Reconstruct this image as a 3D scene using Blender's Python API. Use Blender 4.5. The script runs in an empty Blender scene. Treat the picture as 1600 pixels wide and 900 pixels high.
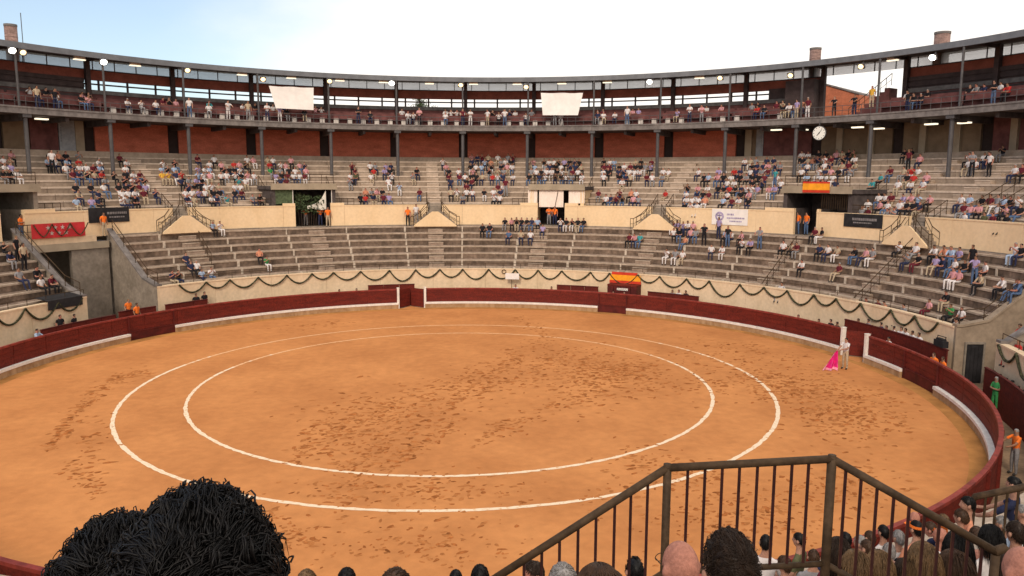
import bpy, bmesh, math, random
from math import sin, cos, pi, radians as R, degrees, sqrt, atan2, hypot
from mathutils import Vector, Matrix
random.seed(7)
sc = bpy.context.scene
COL = sc.collection

# ------------------------------------------------------------------ camera
F_PX, PITCH, ROLL, YAW, CAM_H, CAM_D = 1216.92, 0.139149, 0.003860, -0.073937, 10.06, 38.0
cam_d = bpy.data.cameras.new('camera'); cam = bpy.data.objects.new('camera', cam_d); COL.objects.link(cam)
cam_d.sensor_width = 36; cam_d.lens = F_PX / 1600 * 36; cam_d.clip_end = 3000; cam_d.clip_start = 0.05
def yawv(v): c, s = cos(YAW), sin(YAW); return Vector((c*v[0]-s*v[1], s*v[0]+c*v[1], v[2]))
_fw = yawv((0, cos(PITCH), -sin(PITCH))); _up = yawv((0, sin(PITCH), cos(PITCH))); _rt = yawv((1, 0, 0))
CX = cos(ROLL)*_rt + sin(ROLL)*_up; CY = -sin(ROLL)*_rt + cos(ROLL)*_up
CP = Vector((0, -CAM_D, CAM_H))
M = Matrix.Identity(4)
for i in range(3): M[i][0] = CX[i]; M[i][1] = CY[i]; M[i][2] = -_fw[i]; M[i][3] = CP[i]
cam.matrix_world = M
sc.camera = cam

# ------------------------------------------------------------------ light
SUN_EL, SUN_AZ = 36, 200        # azimuth from +y towards +x: high behind the seats, veiled by thin cloud
w = bpy.data.worlds.new('World'); sc.world = w; w.use_nodes = True
nt = w.node_tree; nt.nodes.clear()
def N(t, **k):
    n = nt.nodes.new(t)
    for a, b in k.items(): setattr(n, a, b)
    return n
sky = N('ShaderNodeTexSky', sky_type='NISHITA', sun_disc=False, sun_elevation=R(SUN_EL), sun_rotation=R(SUN_AZ), air_density=1.0, dust_density=1.5)
bg1 = N('ShaderNodeBackground'); bg1.inputs['Strength'].default_value = 0.16
bg2 = N('ShaderNodeBackground'); bg2.inputs['Color'].default_value = (1.0, 0.95, 0.885, 1); bg2.inputs['Strength'].default_value = 1.12
tc = N('ShaderNodeTexCoord')
dot = N('ShaderNodeVectorMath', operation='DOT_PRODUCT'); dot.inputs[1].default_value = (-0.80, 0.42, 0.42)
mp = N('ShaderNodeMapping'); mp.inputs['Scale'].default_value = (2.2, 2.2, 5.0)
nz = N('ShaderNodeTexNoise'); nz.inputs['Scale'].default_value = 1.3; nz.inputs['Detail'].default_value = 6; nz.inputs['Roughness'].default_value = 0.55
ad = N('ShaderNodeMath', operation='MULTIPLY_ADD'); ad.inputs[1].default_value = 0.28
rmp = N('ShaderNodeMapRange'); rmp.interpolation_type = 'SMOOTHSTEP'
rmp.inputs['From Min'].default_value = 0.64; rmp.inputs['From Max'].default_value = 0.90
rmp.inputs['To Min'].default_value = 0.0; rmp.inputs['To Max'].default_value = 0.9
mx = N('ShaderNodeMixShader'); out = N('ShaderNodeOutputWorld')
L = nt.links.new
L(tc.outputs['Generated'], dot.inputs[0]); L(tc.outputs['Generated'], mp.inputs['Vector']); L(mp.outputs[0], nz.inputs['Vector'])
L(nz.outputs['Fac'], ad.inputs[0]); L(dot.outputs['Value'], ad.inputs[2]); L(ad.outputs[0], rmp.inputs['Value'])
L(sky.outputs[0], bg1.inputs['Color'])
L(rmp.outputs[0], mx.inputs['Fac']); L(bg2.outputs[0], mx.inputs[1]); L(bg1.outputs[0], mx.inputs[2]); L(mx.outputs[0], out.inputs['Surface'])
sd = bpy.data.lights.new('sun', 'SUN'); sd.energy = 1.75; sd.angle = R(14); sd.color = (1.0, 0.86, 0.70)
sun = bpy.data.objects.new('sun', sd); COL.objects.link(sun)
sdir = Vector((sin(R(SUN_AZ))*cos(R(SUN_EL)), cos(R(SUN_AZ))*cos(R(SUN_EL)), sin(R(SUN_EL))))
sun.rotation_euler = sdir.to_track_quat('Z', 'Y').to_euler(); sun.location = sdir * 90
vs = sc.view_settings; sc.display_settings.display_device = 'sRGB'
vs.view_transform = 'Standard'; vs.look = 'None'; vs.exposure = 0.19; vs.gamma = 1; vs.use_curve_mapping = False

# ------------------------------------------------------------------ projection helpers (to read places off the photograph)
def ray(x, y):
    return (_fw + (x-800)/F_PX*CX - (y-450)/F_PX*CY)
def project(p):
    q = Vector(p) - CP; d = q.dot(_fw)
    if d <= 0.05: return None
    return 800 + F_PX*q.dot(CX)/d, 450 - F_PX*q.dot(CY)/d, d
def ground(x, y, z=0.0):
    D = ray(x, y); t = (z-CP.z)/D.z; return CP + D*t
def at_ring(x, y, r, far=True):
    D = ray(x, y); a = D.x**2+D.y**2; b = 2*(CP.x*D.x+CP.y*D.y); c = CP.x**2+CP.y**2-r*r
    q = sqrt(max(0, b*b-4*a*c)); t = (-b+q)/(2*a) if far else (-b-q)/(2*a)
    return CP + D*t
def ang(x, r, z):                      # bearing of a point of the ring (r, z) that shows at column x
    lo, hi = -100.0, 135.0
    for _ in range(40):
        m = (lo+hi)/2; q = project((r*sin(R(m)), r*cos(R(m)), z))
        if q is None or q[0] < x and q[2] > 0:
            if q is None: hi = m
            else: lo = m
        else: hi = m
    return (lo+hi)/2
def P(r, a, z=0.0): return Vector((r*sin(R(a)), r*cos(R(a)), z))

# ------------------------------------------------------------------ materials
MATS = {}
def mat(name, col, var=0.12, scale=3.0, rough=0.85, bump=0.0, col2=None, spec=0.3, stretch=(1, 1, 1), metal=0.0, emit=None, fine=None, lo=.35, hi=.65):
    m = bpy.data.materials.new(name); m.use_nodes = True; t = m.node_tree; b = t.nodes['Principled BSDF']
    b.inputs['Roughness'].default_value = rough; b.inputs['Specular IOR Level'].default_value = spec; b.inputs['Metallic'].default_value = metal
    if emit:
        b.inputs['Base Color'].default_value = (*col, 1); b.inputs['Emission Color'].default_value = (*col, 1); b.inputs['Emission Strength'].default_value = emit
        MATS[name] = m; return m
    if var == 0 and not col2:
        b.inputs['Base Color'].default_value = (*col, 1); MATS[name] = m; return m
    c2 = col2 or tuple(c*(1-var*2) for c in col); c1 = col if col2 else tuple(min(1, c*(1+var)) for c in col)
    g = t.nodes.new('ShaderNodeNewGeometry'); mp = t.nodes.new('ShaderNodeMapping'); mp.inputs['Scale'].default_value = stretch
    n = t.nodes.new('ShaderNodeTexNoise'); n.inputs['Scale'].default_value = scale; n.inputs['Detail'].default_value = 8; n.inputs['Roughness'].default_value = 0.6
    r = t.nodes.new('ShaderNodeMapRange'); r.inputs['From Min'].default_value = lo; r.inputs['From Max'].default_value = hi
    x = t.nodes.new('ShaderNodeMix'); x.data_type = 'RGBA'; x.inputs['A'].default_value = (*c2, 1); x.inputs['B'].default_value = (*c1, 1)
    l = t.links.new
    l(g.outputs['Position'], mp.inputs['Vector']); l(mp.outputs[0], n.inputs['Vector']); l(n.outputs['Fac'], r.inputs['Value'])
    l(r.outputs[0], x.inputs['Factor']); src = x.outputs['Result']
    if fine:
        n2 = t.nodes.new('ShaderNodeTexNoise'); n2.inputs['Scale'].default_value = fine[0]; n2.inputs['Detail'].default_value = 3
        l(g.outputs['Position'], n2.inputs['Vector'])
        r2 = t.nodes.new('ShaderNodeMapRange'); r2.inputs['From Min'].default_value = .3; r2.inputs['From Max'].default_value = .7; r2.inputs['To Min'].default_value = 1-fine[1]; r2.inputs['To Max'].default_value = 1+fine[1]*.5
        l(n2.outputs['Fac'], r2.inputs['Value'])
        x2 = t.nodes.new('ShaderNodeMix'); x2.data_type = 'RGBA'; x2.blend_type = 'MULTIPLY'; x2.inputs['Factor'].default_value = 1
        l(src, x2.inputs['A']); l(r2.outputs[0], x2.inputs['B']); src = x2.outputs['Result']
    l(src, b.inputs['Base Color'])
    if bump:
        bp = t.nodes.new('ShaderNodeBump'); bp.inputs['Strength'].default_value = bump; bp.inputs['Distance'].default_value = 0.05
        l(n.outputs['Fac'], bp.inputs['Height']); l(bp.outputs[0], b.inputs['Normal'])
    MATS[name] = m; return m
sandm = mat('arena sand', (0.60, 0.252, 0.088), 0.1, 0.22, 0.95, 0.0, (0.475, 0.188, 0.064), 0.1, fine=(2.2, .10))
_t = sandm.node_tree; _n = _t.nodes.new('ShaderNodeTexNoise'); _n.inputs['Scale'].default_value = 3.1; _n.inputs['Detail'].default_value = 5
_g = _t.nodes.new('ShaderNodeNewGeometry'); _p = _t.nodes.new('ShaderNodeBump'); _p.inputs['Strength'].default_value = .55; _p.inputs['Distance'].default_value = .06
_t.links.new(_g.outputs['Position'], _n.inputs['Vector']); _t.links.new(_n.outputs['Fac'], _p.inputs['Height']); _t.links.new(_p.outputs[0], _t.nodes['Principled BSDF'].inputs['Normal'])
clod = mat('disturbed sand', (0.38, 0.128, 0.038), 0.25, 3, 1.0, 0.3, spec=0.05)
scuff = mat('lightly scuffed sand', (0.45, 0.172, 0.056), 0.15, 3, 1.0, spec=.05)
shade_tone = mat('damp sand', (0.44, 0.20, 0.062), 0.15, .8, 1.0, spec=.1)  # darker sand colour standing in for the shade of the fence
chalkw = mat('worn chalk line', (0.80, 0.50, 0.29), 0, 6, 0.95, 0, (0.70, 0.38, 0.18), .1)
chalk = mat('chalk line', (0.82, 0.66, 0.48), 0, 6, 0.95, 0, (0.66, 0.38, 0.18), .1, lo=.30, hi=.48)
red = mat('red fence paint', (0.170, 0.0195, 0.0110), 0.14, 1.1, 0.7, 0.1, col2=(0.110, 0.0135, 0.0085), spec=0.25, stretch=(1, 1, 4), fine=(13, .35))
reddoor = mat('dark red door paint', (0.095, 0.010, 0.008), 0.2, 2, 0.65)
redrail = mat('worn red rail', (0.24, 0.035, 0.025), 0.2, 3, .6)
white = mat('white paint', (0.80, 0.74, 0.68), 0.06, 3, 0.6, fine=(8, .1))
stepface = mat('sand stained step face', (0.46, 0.30, 0.17), 0.2, 2.5, 0.9, col2=(0.30, 0.17, 0.08), stretch=(1, 1, .5))
cream = mat('cream wall paint', (0.82, 0.61, 0.385), 0.05, 0.8, 0.85, fine=(5, .07), col2=(0.76, 0.55, 0.33), stretch=(1, 1, .4))
creamlow = mat('cream parapet paint', (0.80, 0.605, 0.41), 0.06, 1.0, 0.9, fine=(5, .1), col2=(0.68, 0.51, 0.33), stretch=(1, 1, .35))
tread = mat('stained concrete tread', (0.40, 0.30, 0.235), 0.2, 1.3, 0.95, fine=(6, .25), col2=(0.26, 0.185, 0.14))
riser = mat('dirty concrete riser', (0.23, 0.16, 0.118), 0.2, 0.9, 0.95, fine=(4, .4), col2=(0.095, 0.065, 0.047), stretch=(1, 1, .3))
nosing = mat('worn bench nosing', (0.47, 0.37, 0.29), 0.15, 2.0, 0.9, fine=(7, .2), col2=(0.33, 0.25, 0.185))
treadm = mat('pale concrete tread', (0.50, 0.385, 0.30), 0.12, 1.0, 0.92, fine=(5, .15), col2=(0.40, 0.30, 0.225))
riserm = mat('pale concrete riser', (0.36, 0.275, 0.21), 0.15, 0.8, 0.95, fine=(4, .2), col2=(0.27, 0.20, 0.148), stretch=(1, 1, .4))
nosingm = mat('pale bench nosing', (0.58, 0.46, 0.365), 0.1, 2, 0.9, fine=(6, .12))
stain = mat('lime streak', (0.55, 0.46, 0.37), 0.15, 4, .95)
grey = mat('grey concrete', (0.29, 0.24, 0.195), 0.15, 1.2, 0.9, fine=(5, .18), col2=(0.20, 0.165, 0.13))
slabm = mat('gallery edge concrete', (0.20, 0.175, 0.165), 0.15, 1.5, 0.85, fine=(4, .2))
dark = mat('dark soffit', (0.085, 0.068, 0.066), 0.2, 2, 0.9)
wallbeige = mat('beige passage concrete', (0.36, 0.275, 0.20), 0.12, 1.2, .9, fine=(5, .15), col2=(.26, .195, .14))
steel = mat('dark grey steel paint', (0.085, 0.078, 0.08), 0.12, 3, 0.5, spec=.4)
rail = mat('brown steel rail', (0.070, 0.043, 0.024), 0.2, 7, 0.65, spec=.15, fine=(30, .25))
bar = mat('dark red steel bar', (0.040, 0.011, 0.010), 0.2, 8, 0.45, spec=.45)
roofm = mat('roof edge sheet', (0.15, 0.155, 0.17), 0.1, 1.5, 0.5, spec=.4)
brick = mat('shaded red brick', (0.50, 0.14, 0.085), 0.12, 0.8, 0.9, fine=(11, .2), stretch=(1, 1, 3))
brickd = mat('dark slot', (0.035, 0.022, 0.02), 0.1, 2, .9)
ochre = mat('ochre plaster', (0.36, 0.26, 0.10), 0.12, 1, .9)
brown = mat('brown plaster', (0.20, 0.14, 0.09), 0.12, 1, .9)
beige = mat('beige pilaster', (0.36, 0.29, 0.21), 0.1, 1, .9)
band = mat('red brown fascia', (0.30, 0.085, 0.056), 0.12, 1.5, .75, fine=(8, .15))
maroon = mat('maroon board', (0.145, 0.052, 0.048), 0.2, 1.5, .8)
slatm = mat('dark slat', (0.075, 0.05, 0.048), 0.15, 2, .8)
block = mat('white bench block', (0.60, 0.53, 0.48), 0.12, 3, .9)
cloth = mat('white cloth', (0.82, 0.76, 0.72), 0.04, 2, .9)
pinkcloth = mat('off white sheet', (0.86, 0.73, 0.64), 0.04, 2, .9)
netm = mat('green netting', (0.085, 0.115, 0.06), 0.25, 6, .95)
garl = mat('garland leaves', (0.060, 0.058, 0.028), 0.45, 9, .9)
blackcloth = mat('black cloth', (0.022, 0.020, 0.022), 0.2, 3, .9)
fadedtext = mat('faded lettering', (0.22, 0.20, 0.20), 0.2, 3, .9)
lilac = mat('lilac print', (0.40, 0.33, 0.50), 0.2, 4, .9)
flagred = mat('flag red', (0.60, 0.045, 0.02), 0.1, 3, .8)
flagyel = mat('flag yellow', (0.90, 0.36, 0.02), 0.08, 3, .8)
madrid = mat('red banner cloth', (0.55, 0.035, 0.04), 0.1, 2, .85)
magenta = mat('magenta cape silk', (0.66, 0.012, 0.17), 0.15, 4, .55, spec=.4)
capepink = mat('pale pink cape lining', (0.80, 0.30, 0.40), 0.15, 4, .6)
towerb = mat('round tower brick', (0.27, 0.17, 0.145), 0.2, 2, .9, fine=(9, .25), stretch=(1, 1, 4))
orangeb = mat('orange brick wall', (0.52, 0.165, 0.085), 0.1, 1, .9, fine=(8, .15), stretch=(1, 1, 3))
louvre = mat('white louvre', (0.30, 0.31, 0.33), 0.1, 3, .6)
asph = mat('outside ground', (0.16, 0.14, 0.11), 0.2, .05, .95)
alleym = mat('alley ground', (0.30, 0.20, 0.125), 0.2, .7, .95, fine=(6, .2))
bark = mat('pine bark', (0.10, 0.065, 0.045), 0.2, 6, .95)
leaf = mat('pine needles', (0.060, 0.085, 0.035), 0.35, 1.2, .9)
potm = mat('white plant cloth', (0.74, 0.70, 0.62), 0.05, 2, .9)
lampw = mat('lit floodlight lens', (1.0, 0.93, 0.80), emit=9)
lampy = mat('warm floodlight lens', (1.0, 0.70, 0.36), emit=1.9)
tube_e = mat('lit ceiling tube', (1.0, 0.88, 0.66), emit=1.25)
clockf = mat('clock dial', (0.80, 0.78, 0.72), 0, emit=None)
gl = bpy.data.materials.new('frosted glazing'); gl.use_nodes = True
_t = gl.node_tree; _t.nodes.clear()
_o = _t.nodes.new('ShaderNodeOutputMaterial'); _m = _t.nodes.new('ShaderNodeMixShader'); _a = _t.nodes.new('ShaderNodeBsdfTransparent'); _b = _t.nodes.new('ShaderNodeBsdfTranslucent')
_a.inputs['Color'].default_value = (0.86, 0.86, 0.87, 1); _b.inputs['Color'].default_value = (0.80, 0.79, 0.80, 1); _m.inputs['Fac'].default_value = 0.45
_t.links.new(_a.outputs[0], _m.inputs[1]); _t.links.new(_b.outputs[0], _m.inputs[2]); _t.links.new(_m.outputs[0], _o.inputs['Surface'])

# ------------------------------------------------------------------ mesh building
class MB:
    def __init__(s): s.v = []; s.f = []; s.m = []
    def quad(s, pts, m=0):
        b = len(s.v); s.v += [tuple(p) for p in pts]; s.f.append(tuple(range(b, b+len(pts)))); s.m.append(m)
    def hexa(s, p, m=0, mats=None):        # p: 8 points, bottom ring then top ring (counter-clockwise seen from above)
        b = len(s.v); s.v += [tuple(q) for q in p]
        for i, f in enumerate(((3, 2, 1, 0), (4, 5, 6, 7), (0, 1, 5, 4), (1, 2, 6, 5), (2, 3, 7, 6), (3, 0, 4, 7))):
            s.f.append(tuple(b+k for k in f)); s.m.append(mats[i] if mats else m)
    def box(s, c, h, m=0, rot=0.0):
        c = Vector(c); x = Vector((cos(rot), sin(rot), 0)); y = Vector((-sin(rot), cos(rot), 0))
        q = []
        for z in (-h[2], h[2]):
            for a, b in ((-1, -1), (1, -1), (1, 1), (-1, 1)): q.append(c + x*a*h[0] + y*b*h[1] + Vector((0, 0, z)))
        s.hexa(q, m)
    def rbox(s, r0, r1, a, wid, z0, z1, m=0):     # box standing on the ring at bearing a
        u = Vector((sin(R(a)), cos(R(a)), 0)); t = Vector((cos(R(a)), -sin(R(a)), 0))
        q = []
        for z in (z0, z1):
            for rr, k in ((r0, -1), (r0, 1), (r1, 1), (r1, -1)): q.append(u*rr + t*(k*wid/2) + Vector((0, 0, z)))
        s.hexa(q, m)
    def arc(s, r0, r1, z0, z1, a0, a1, m=0, top=None, inner=None, step=2.4, z1b=None, z0b=None, caps=True):
        n = max(1, int(math.ceil(abs(a1-a0)/step))); b = len(s.v)
        for i in range(n+1):
            a = R(a0+(a1-a0)*i/n); x, y = sin(a), cos(a)
            s.v += [(r0*x, r0*y, z0), (r1*x, r1*y, z0 if z0b is None else z0b), (r1*x, r1*y, z1 if z1b is None else z1b), (r0*x, r0*y, z1)]
        for i in range(n):
            p = b+4*i; q = p+4
            for f, mm in (((p, q, q+1, p+1), m), ((p+1, q+1, q+2, p+2), m), ((p+2, q+2, q+3, p+3), m if top is None else top), ((p+3, q+3, q, p), m if inner is None else inner)):
                s.f.append(f); s.m.append(mm)
        if caps:
            s.f.append((b, b+1, b+2, b+3)); s.m.append(m); e = b+4*n; s.f.append((e+3, e+2, e+1, e)); s.m.append(m)
    def tube(s, pts, rad, n=6, m=0, rads=None):
        pts = [Vector(p) for p in pts]; b = len(s.v)
        for i, p in enumerate(pts):
            d = (pts[min(i+1, len(pts)-1)]-pts[max(i-1, 0)])
            if d.length < 1e-6: d = Vector((0, 0, 1))
            d.normalize(); u = d.orthogonal() if abs(d.z) > .95 else Vector((d.y, -d.x, 0)); u.normalize(); v = d.cross(u)
            rr = rads[i] if rads else rad
            for k in range(n):
                a = 2*pi*k/n+pi/n; s.v.append(tuple(p+u*cos(a)*rr+v*sin(a)*rr))
        for i in range(len(pts)-1):
            for k in range(n):
                p = b+i*n+k; q = b+i*n+(k+1) % n; s.f.append((p, q, q+n, p+n)); s.m.append(m)
        s.f.append(tuple(b+k for k in range(n))[::-1]); s.m.append(m)
        e = b+(len(pts)-1)*n; s.f.append(tuple(e+k for k in range(n))); s.m.append(m)
    def disc(s, c, u, v, r, n=20, m=0):
        c = Vector(c); s.quad([c+u*cos(2*pi*k/n)*r+v*sin(2*pi*k/n)*r for k in range(n)], m)
    def mesh(s, name, mats, org=(0, 0, 0), smooth=False):
        me = bpy.data.meshes.new(name); o = Vector(org)
        me.from_pydata([tuple(Vector(p)-o) for p in s.v], [], s.f)
        for q in (mats if isinstance(mats, (list, tuple)) else [mats]): me.materials.append(q)
        me.polygons.foreach_set('material_index', s.m)
        if smooth: me.polygons.foreach_set('use_smooth', [True]*len(me.polygons))
        me.update(); return me
    def build(s, name, mats, parent=None, smooth=False):
        org = parent.get('_org', (0, 0, 0)) if parent else s.org if hasattr(s, 'org') else (0, 0, 0)
        o = bpy.data.objects.new(name, s.mesh(name, mats, org, smooth)); COL.objects.link(o)
        if parent: o.parent = parent; o['_org'] = tuple(org)
        else: o.location = org
        return o
def tag(o, label, cat, group=None):
    o['label'] = label; o['category'] = cat
    if group: o['group'] = group
    return o
def thing(name, label, cat, org=(0, 0, 0), group=None):
    o = bpy.data.objects.new(name, None); COL.objects.link(o); o.location = org; o['_org'] = tuple(org); o.empty_display_size = .3
    return tag(o, label, cat, group)
def struct(name, mb, mats, smooth=False):
    o = mb.build(name, mats, None, smooth); o['kind'] = 'structure'; return o
def inst(name, me, parent, rz=0.0, loc=(0, 0, 0)):
    o = bpy.data.objects.new(name, me); COL.objects.link(o); o.parent = parent; o.location = loc; o.rotation_euler = (0, 0, rz); return o
ORD = ['first', 'second', 'third', 'fourth', 'fifth', 'sixth', 'seventh', 'eighth', 'ninth', 'tenth', 'eleventh', 'twelfth', 'thirteenth', 'fourteenth', 'fifteenth', 'sixteenth', 'seventeenth', 'eighteenth', 'nineteenth', 'twentieth']
# ================================================================== ground, sand, lines
mb = MB(); mb.disc((0, 0, -0.02), Vector((1, 0, 0)), Vector((0, 1, 0)), 900, 48); struct('ground', mb, asph)
mb = MB()
RB = 23.0
for ring in range(24):
    r0, r1 = RB*ring/24, RB*(ring+1)/24
    for k in range(96):
        a0, a1 = 360*k/96, 360*(k+1)/96
        if ring == 0: mb.quad([P(r1, a1), P(r1, a0), (0, 0, 0)])
        else: mb.quad([P(r0, a0), P(r0, a1), P(r1, a1), P(r1, a0)][::-1])
struct('arena_sand', mb, sandm)
mb = MB(); mb.arc(22.2, 23.02, -.01, 0.004, 0, 360, caps=False); o = struct('painted_shade_edge', mb, shade_tone)  # ring of painted shade along the fence foot
mb = MB(); mb.arc(23.0, 36.0, -.015, 0.002, 0, 360, caps=False); struct('alley_ground', mb, alleym)
def chalk_ring(r, wdt):
    mb = MB(); n = 420
    rr = [(r-wdt/2+random.uniform(-.022, .022), r+wdt/2+random.uniform(-.022, .022)) for _ in range(n)]
    for k in range(n):
        a0, a1 = 360*k/n, 360*(k+1)/n; p, q = rr[k], rr[(k+1) % n]
        mb.quad([P(p[0], a0, .006), P(q[0], a1, .006), P(q[1], a1, .006), P(p[1], a0, .006)][::-1], 1 if cos(R(a0)) > .30+random.uniform(-.28, .28) else 0)
    return struct('chalk_line', mb, [chalk, chalkw])
chalk_ring(15.277, .17); chalk_ring(12.461, .16)

# hoof and foot marks: small heaps of turned sand, placed along the tracks seen in the photograph
marks = []
def track(x0, y0, x1, y1, wd, n, sz=1.0):
    for _ in range(int(n*2.4)):
        t = random.random(); g = random.gauss(0, .55)
        x = x0+(x1-x0)*t; y = y0+(y1-y0)*t; l = hypot(x1-x0, y1-y0)+1e-6
        marks.append((x-(y1-y0)/l*g*wd+random.gauss(0, 5), y+(x1-x0)/l*g*wd*.8, sz))
def patch(x, y, rx, ry, n, sz=1.0):
    for _ in range(int(n*2.4)):
        marks.append((x+random.gauss(0, .5)*rx, y+random.gauss(0, .5)*ry, sz))
for a in ((470, 690, 880, 530, 26, 190), (520, 730, 760, 600, 34, 120), (450, 720, 620, 640, 20, 60), (600, 730, 720, 660, 14, 55), (700, 620, 950, 545, 26, 100),
          (740, 690, 900, 620, 14, 50), (800, 495, 860, 522, 8, 20), (860, 520, 760, 590, 8, 30), (850, 560, 1010, 582, 14, 45), (1000, 600, 1240, 600, 26, 90), (1150, 575, 1340, 645, 40, 110),
          (1080, 530, 1260, 565, 12, 36), (75, 705, 118, 645, 9, 34), (118, 645, 165, 600, 8, 30), (165, 600, 235, 577, 10, 34), (100, 720, 160, 770, 22, 26), (420, 512, 560, 504, 6, 16),
          (420, 790, 480, 860, 20, 26), (600, 690, 520, 790, 20, 36), (900, 780, 1130, 740, 26, 40)): track(*a)
for a in ((925, 590, 95, 42, 190), (985, 580, 50, 22, 80), (1335, 650, 100, 48, 170), (1250, 605, 80, 26, 60), (1150, 800, 160, 60, 130), (1330, 760, 90, 40, 60), (650, 765, 210, 32, 90), (600, 842, 230, 40, 60),
          (1010, 720, 80, 30, 26), (700, 860, 160, 24, 26), (150, 690, 40, 45, 18), (560, 640, 90, 40, 40), (1120, 560, 100, 20, 26)): patch(*a)
mb = MB()
for (x, y, sz) in marks:
    if not 488 < y < 905: continue
    c = ground(x, y)
    if hypot(c.x, c.y) > 22.0: continue
    sz *= max(.62, min(1.0, (c-CP).length/36))
    s = sz*random.choice((.55, .7, .8, 1.0, 1.3))*random.uniform(.8, 1.15)*.084; st = random.uniform(1.0, 2.6); th = random.gauss(.5, .7); n = 7
    b = len(mb.v); h = random.uniform(.006, .02)
    ring = []; tone = 1 if random.random() < .55 else 0
    for k in range(n):
        t = 2*pi*k/n; rr = s*random.uniform(.62, 1.25); px, py = cos(t)*rr*st, sin(t)*rr
        ring.append(Vector((c.x+px*cos(th)-py*sin(th), c.y+px*sin(th)+py*cos(th), .005)))
    mb.v += [tuple(q) for q in ring]; mb.v.append((c.x+s*.2, c.y, .005+h))
    for k in range(n): mb.f.append((b+k, b+(k+1) % n, b+n)); mb.m.append(tone)
o = mb.build('sand_marks', [clod, scuff], None); o['kind'] = 'stuff'; tag(o, 'dark scuffed hoof and foot marks in the orange sand', 'sand marks')

# ================================================================== the red fence (barrera) with its white step
OPEN = [(-11.09, -5.86), (77.89, 82.95)]           # entries with white posts
DOORS = [(-61.4, -53.09), (28.42, 34.16), (91.26, 99.61)]   # stretches with a dark door instead of the step
BH = 1.53
fence = thing('arena_fence', 'dark red wooden ring fence with a white foot ledge round the sand', 'fence')
def fence_panel(a0, a1, mname=None):
    mb = MB(); g = .05
    hs = [0.02, .30, .58, .86, 1.14, 1.42]
    for i in range(5):
        off = random.uniform(0, .008)
        mb.arc(RB+off, RB+.07, hs[i], hs[i+1]-.012, a0+g, a1-g, 0)
    mb.arc(RB+.022, RB+.05, 0.0, 1.44, a0, a1, 0)
    mb.rbox(RB+.07, RB+.17, a0+g*2, .10, 0, 1.44, 0)
    mb.arc(RB-.02, RB+.13, 1.43, BH, a0+.02, a1-.02, 1)
    o = mb.build('panel', [red, redrail], fence); return o
a = -11.09 - 360 + 0.0
stops = [(OPEN[0][1], OPEN[1][0]), (OPEN[1][1], OPEN[0][0]+360)]
for (s0, s1) in stops:
    n = round((s1-s0)/5.9)
    for k in range(n): fence_panel(s0+(s1-s0)*k/n, s0+(s1-s0)*(k+1)/n)
segs = []
cuts = sorted([(a, b) for a, b in OPEN+DOORS] + [(a+360, b+360) for a, b in OPEN+DOORS])
cur = OPEN[0][1]
for (c0, c1) in cuts:
    if c0 >= cur-1e-6 and cur < OPEN[0][0]+360-1e-3:
        if c0 > cur: segs.append((cur, min(c0, OPEN[0][0]+360)))
        cur = max(cur, c1)
for (s0, s1) in segs:
    mb = MB(); mb.arc(RB-.20, RB-.005, 0, .32, s0, s1, 0, step=1.5); mb.arc(RB-.23, RB-.004, .322, .46, s0-.0, s1, 1, step=1.5)
    mb.build('foot_ledge', [stepface, white], fence)
for (d0, d1) in DOORS:
    mb = MB(); mb.arc(RB-.06, RB-.002, .02, .50, d0+.1, d1-.1, 0, step=1.5); mb.arc(RB-.08, RB-.003, .5, .56, d0+.1, d1-.1, 0)
    mb.rbox(RB-.08, RB-.01, d0+.1, .08, 0, 1.43, 0); mb.rbox(RB-.08, RB-.01, d1-.1, .08, 0, 1.43, 0)
    mb.build('door', reddoor, fence)
def entry(a0, a1, label):
    e = thing('fence_entry', label, 'fence gate', P(RB, (a0+a1)/2))
    for a in (a0, a1):
        mb = MB(); mb.rbox(RB-.16, RB+.08, a, .17, 0, 1.60, 0); mb.rbox(RB-.18, RB+.10, a, .20, 1.602, 1.64, 0); mb.build('post', white, e)
    am = (a0+a1)/2
    for a, s in ((a0, 1), (a1, -1)):
        p0 = P(RB+.08, a+s*.25); p1 = P(RB+.95, am-s*.15); d = (p1-p0).normalized(); nrm = Vector((d.y, -d.x, 0))*.03
        mb = MB()
        for i in range(5):
            z0, z1 = .03+i*.29, .03+i*.29+.275
            q = [p0-nrm, p1-nrm, p1+nrm, p0+nrm]
            mb.hexa([v+Vector((0, 0, z0)) for v in q]+[v+Vector((0, 0, z1)) for v in q], 0)
        q = [p0-nrm*.5, p1-nrm*.5, p1+nrm*.5, p0+nrm*.5]
        mb.hexa([v+Vector((0, 0, .03)) for v in q]+[v+Vector((0, 0, 1.47)) for v in q], 0)
        mb.build('leaf', red, e)
    return e
entry(*OPEN[0], 'open fence entry with two white posts opposite the seats, sand running into it')
entry(*OPEN[1], 'open fence entry with two white posts just behind the bullfighter with the pink cape')
mb = MB()
for a0, a1 in OPEN: mb.quad([P(RB-.4, a0+.3, .008), P(RB+.9, (a0+a1)/2, .008), P(RB-.4, a1-.3, .008)])
struct('sand_spill', mb, sandm)

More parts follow.
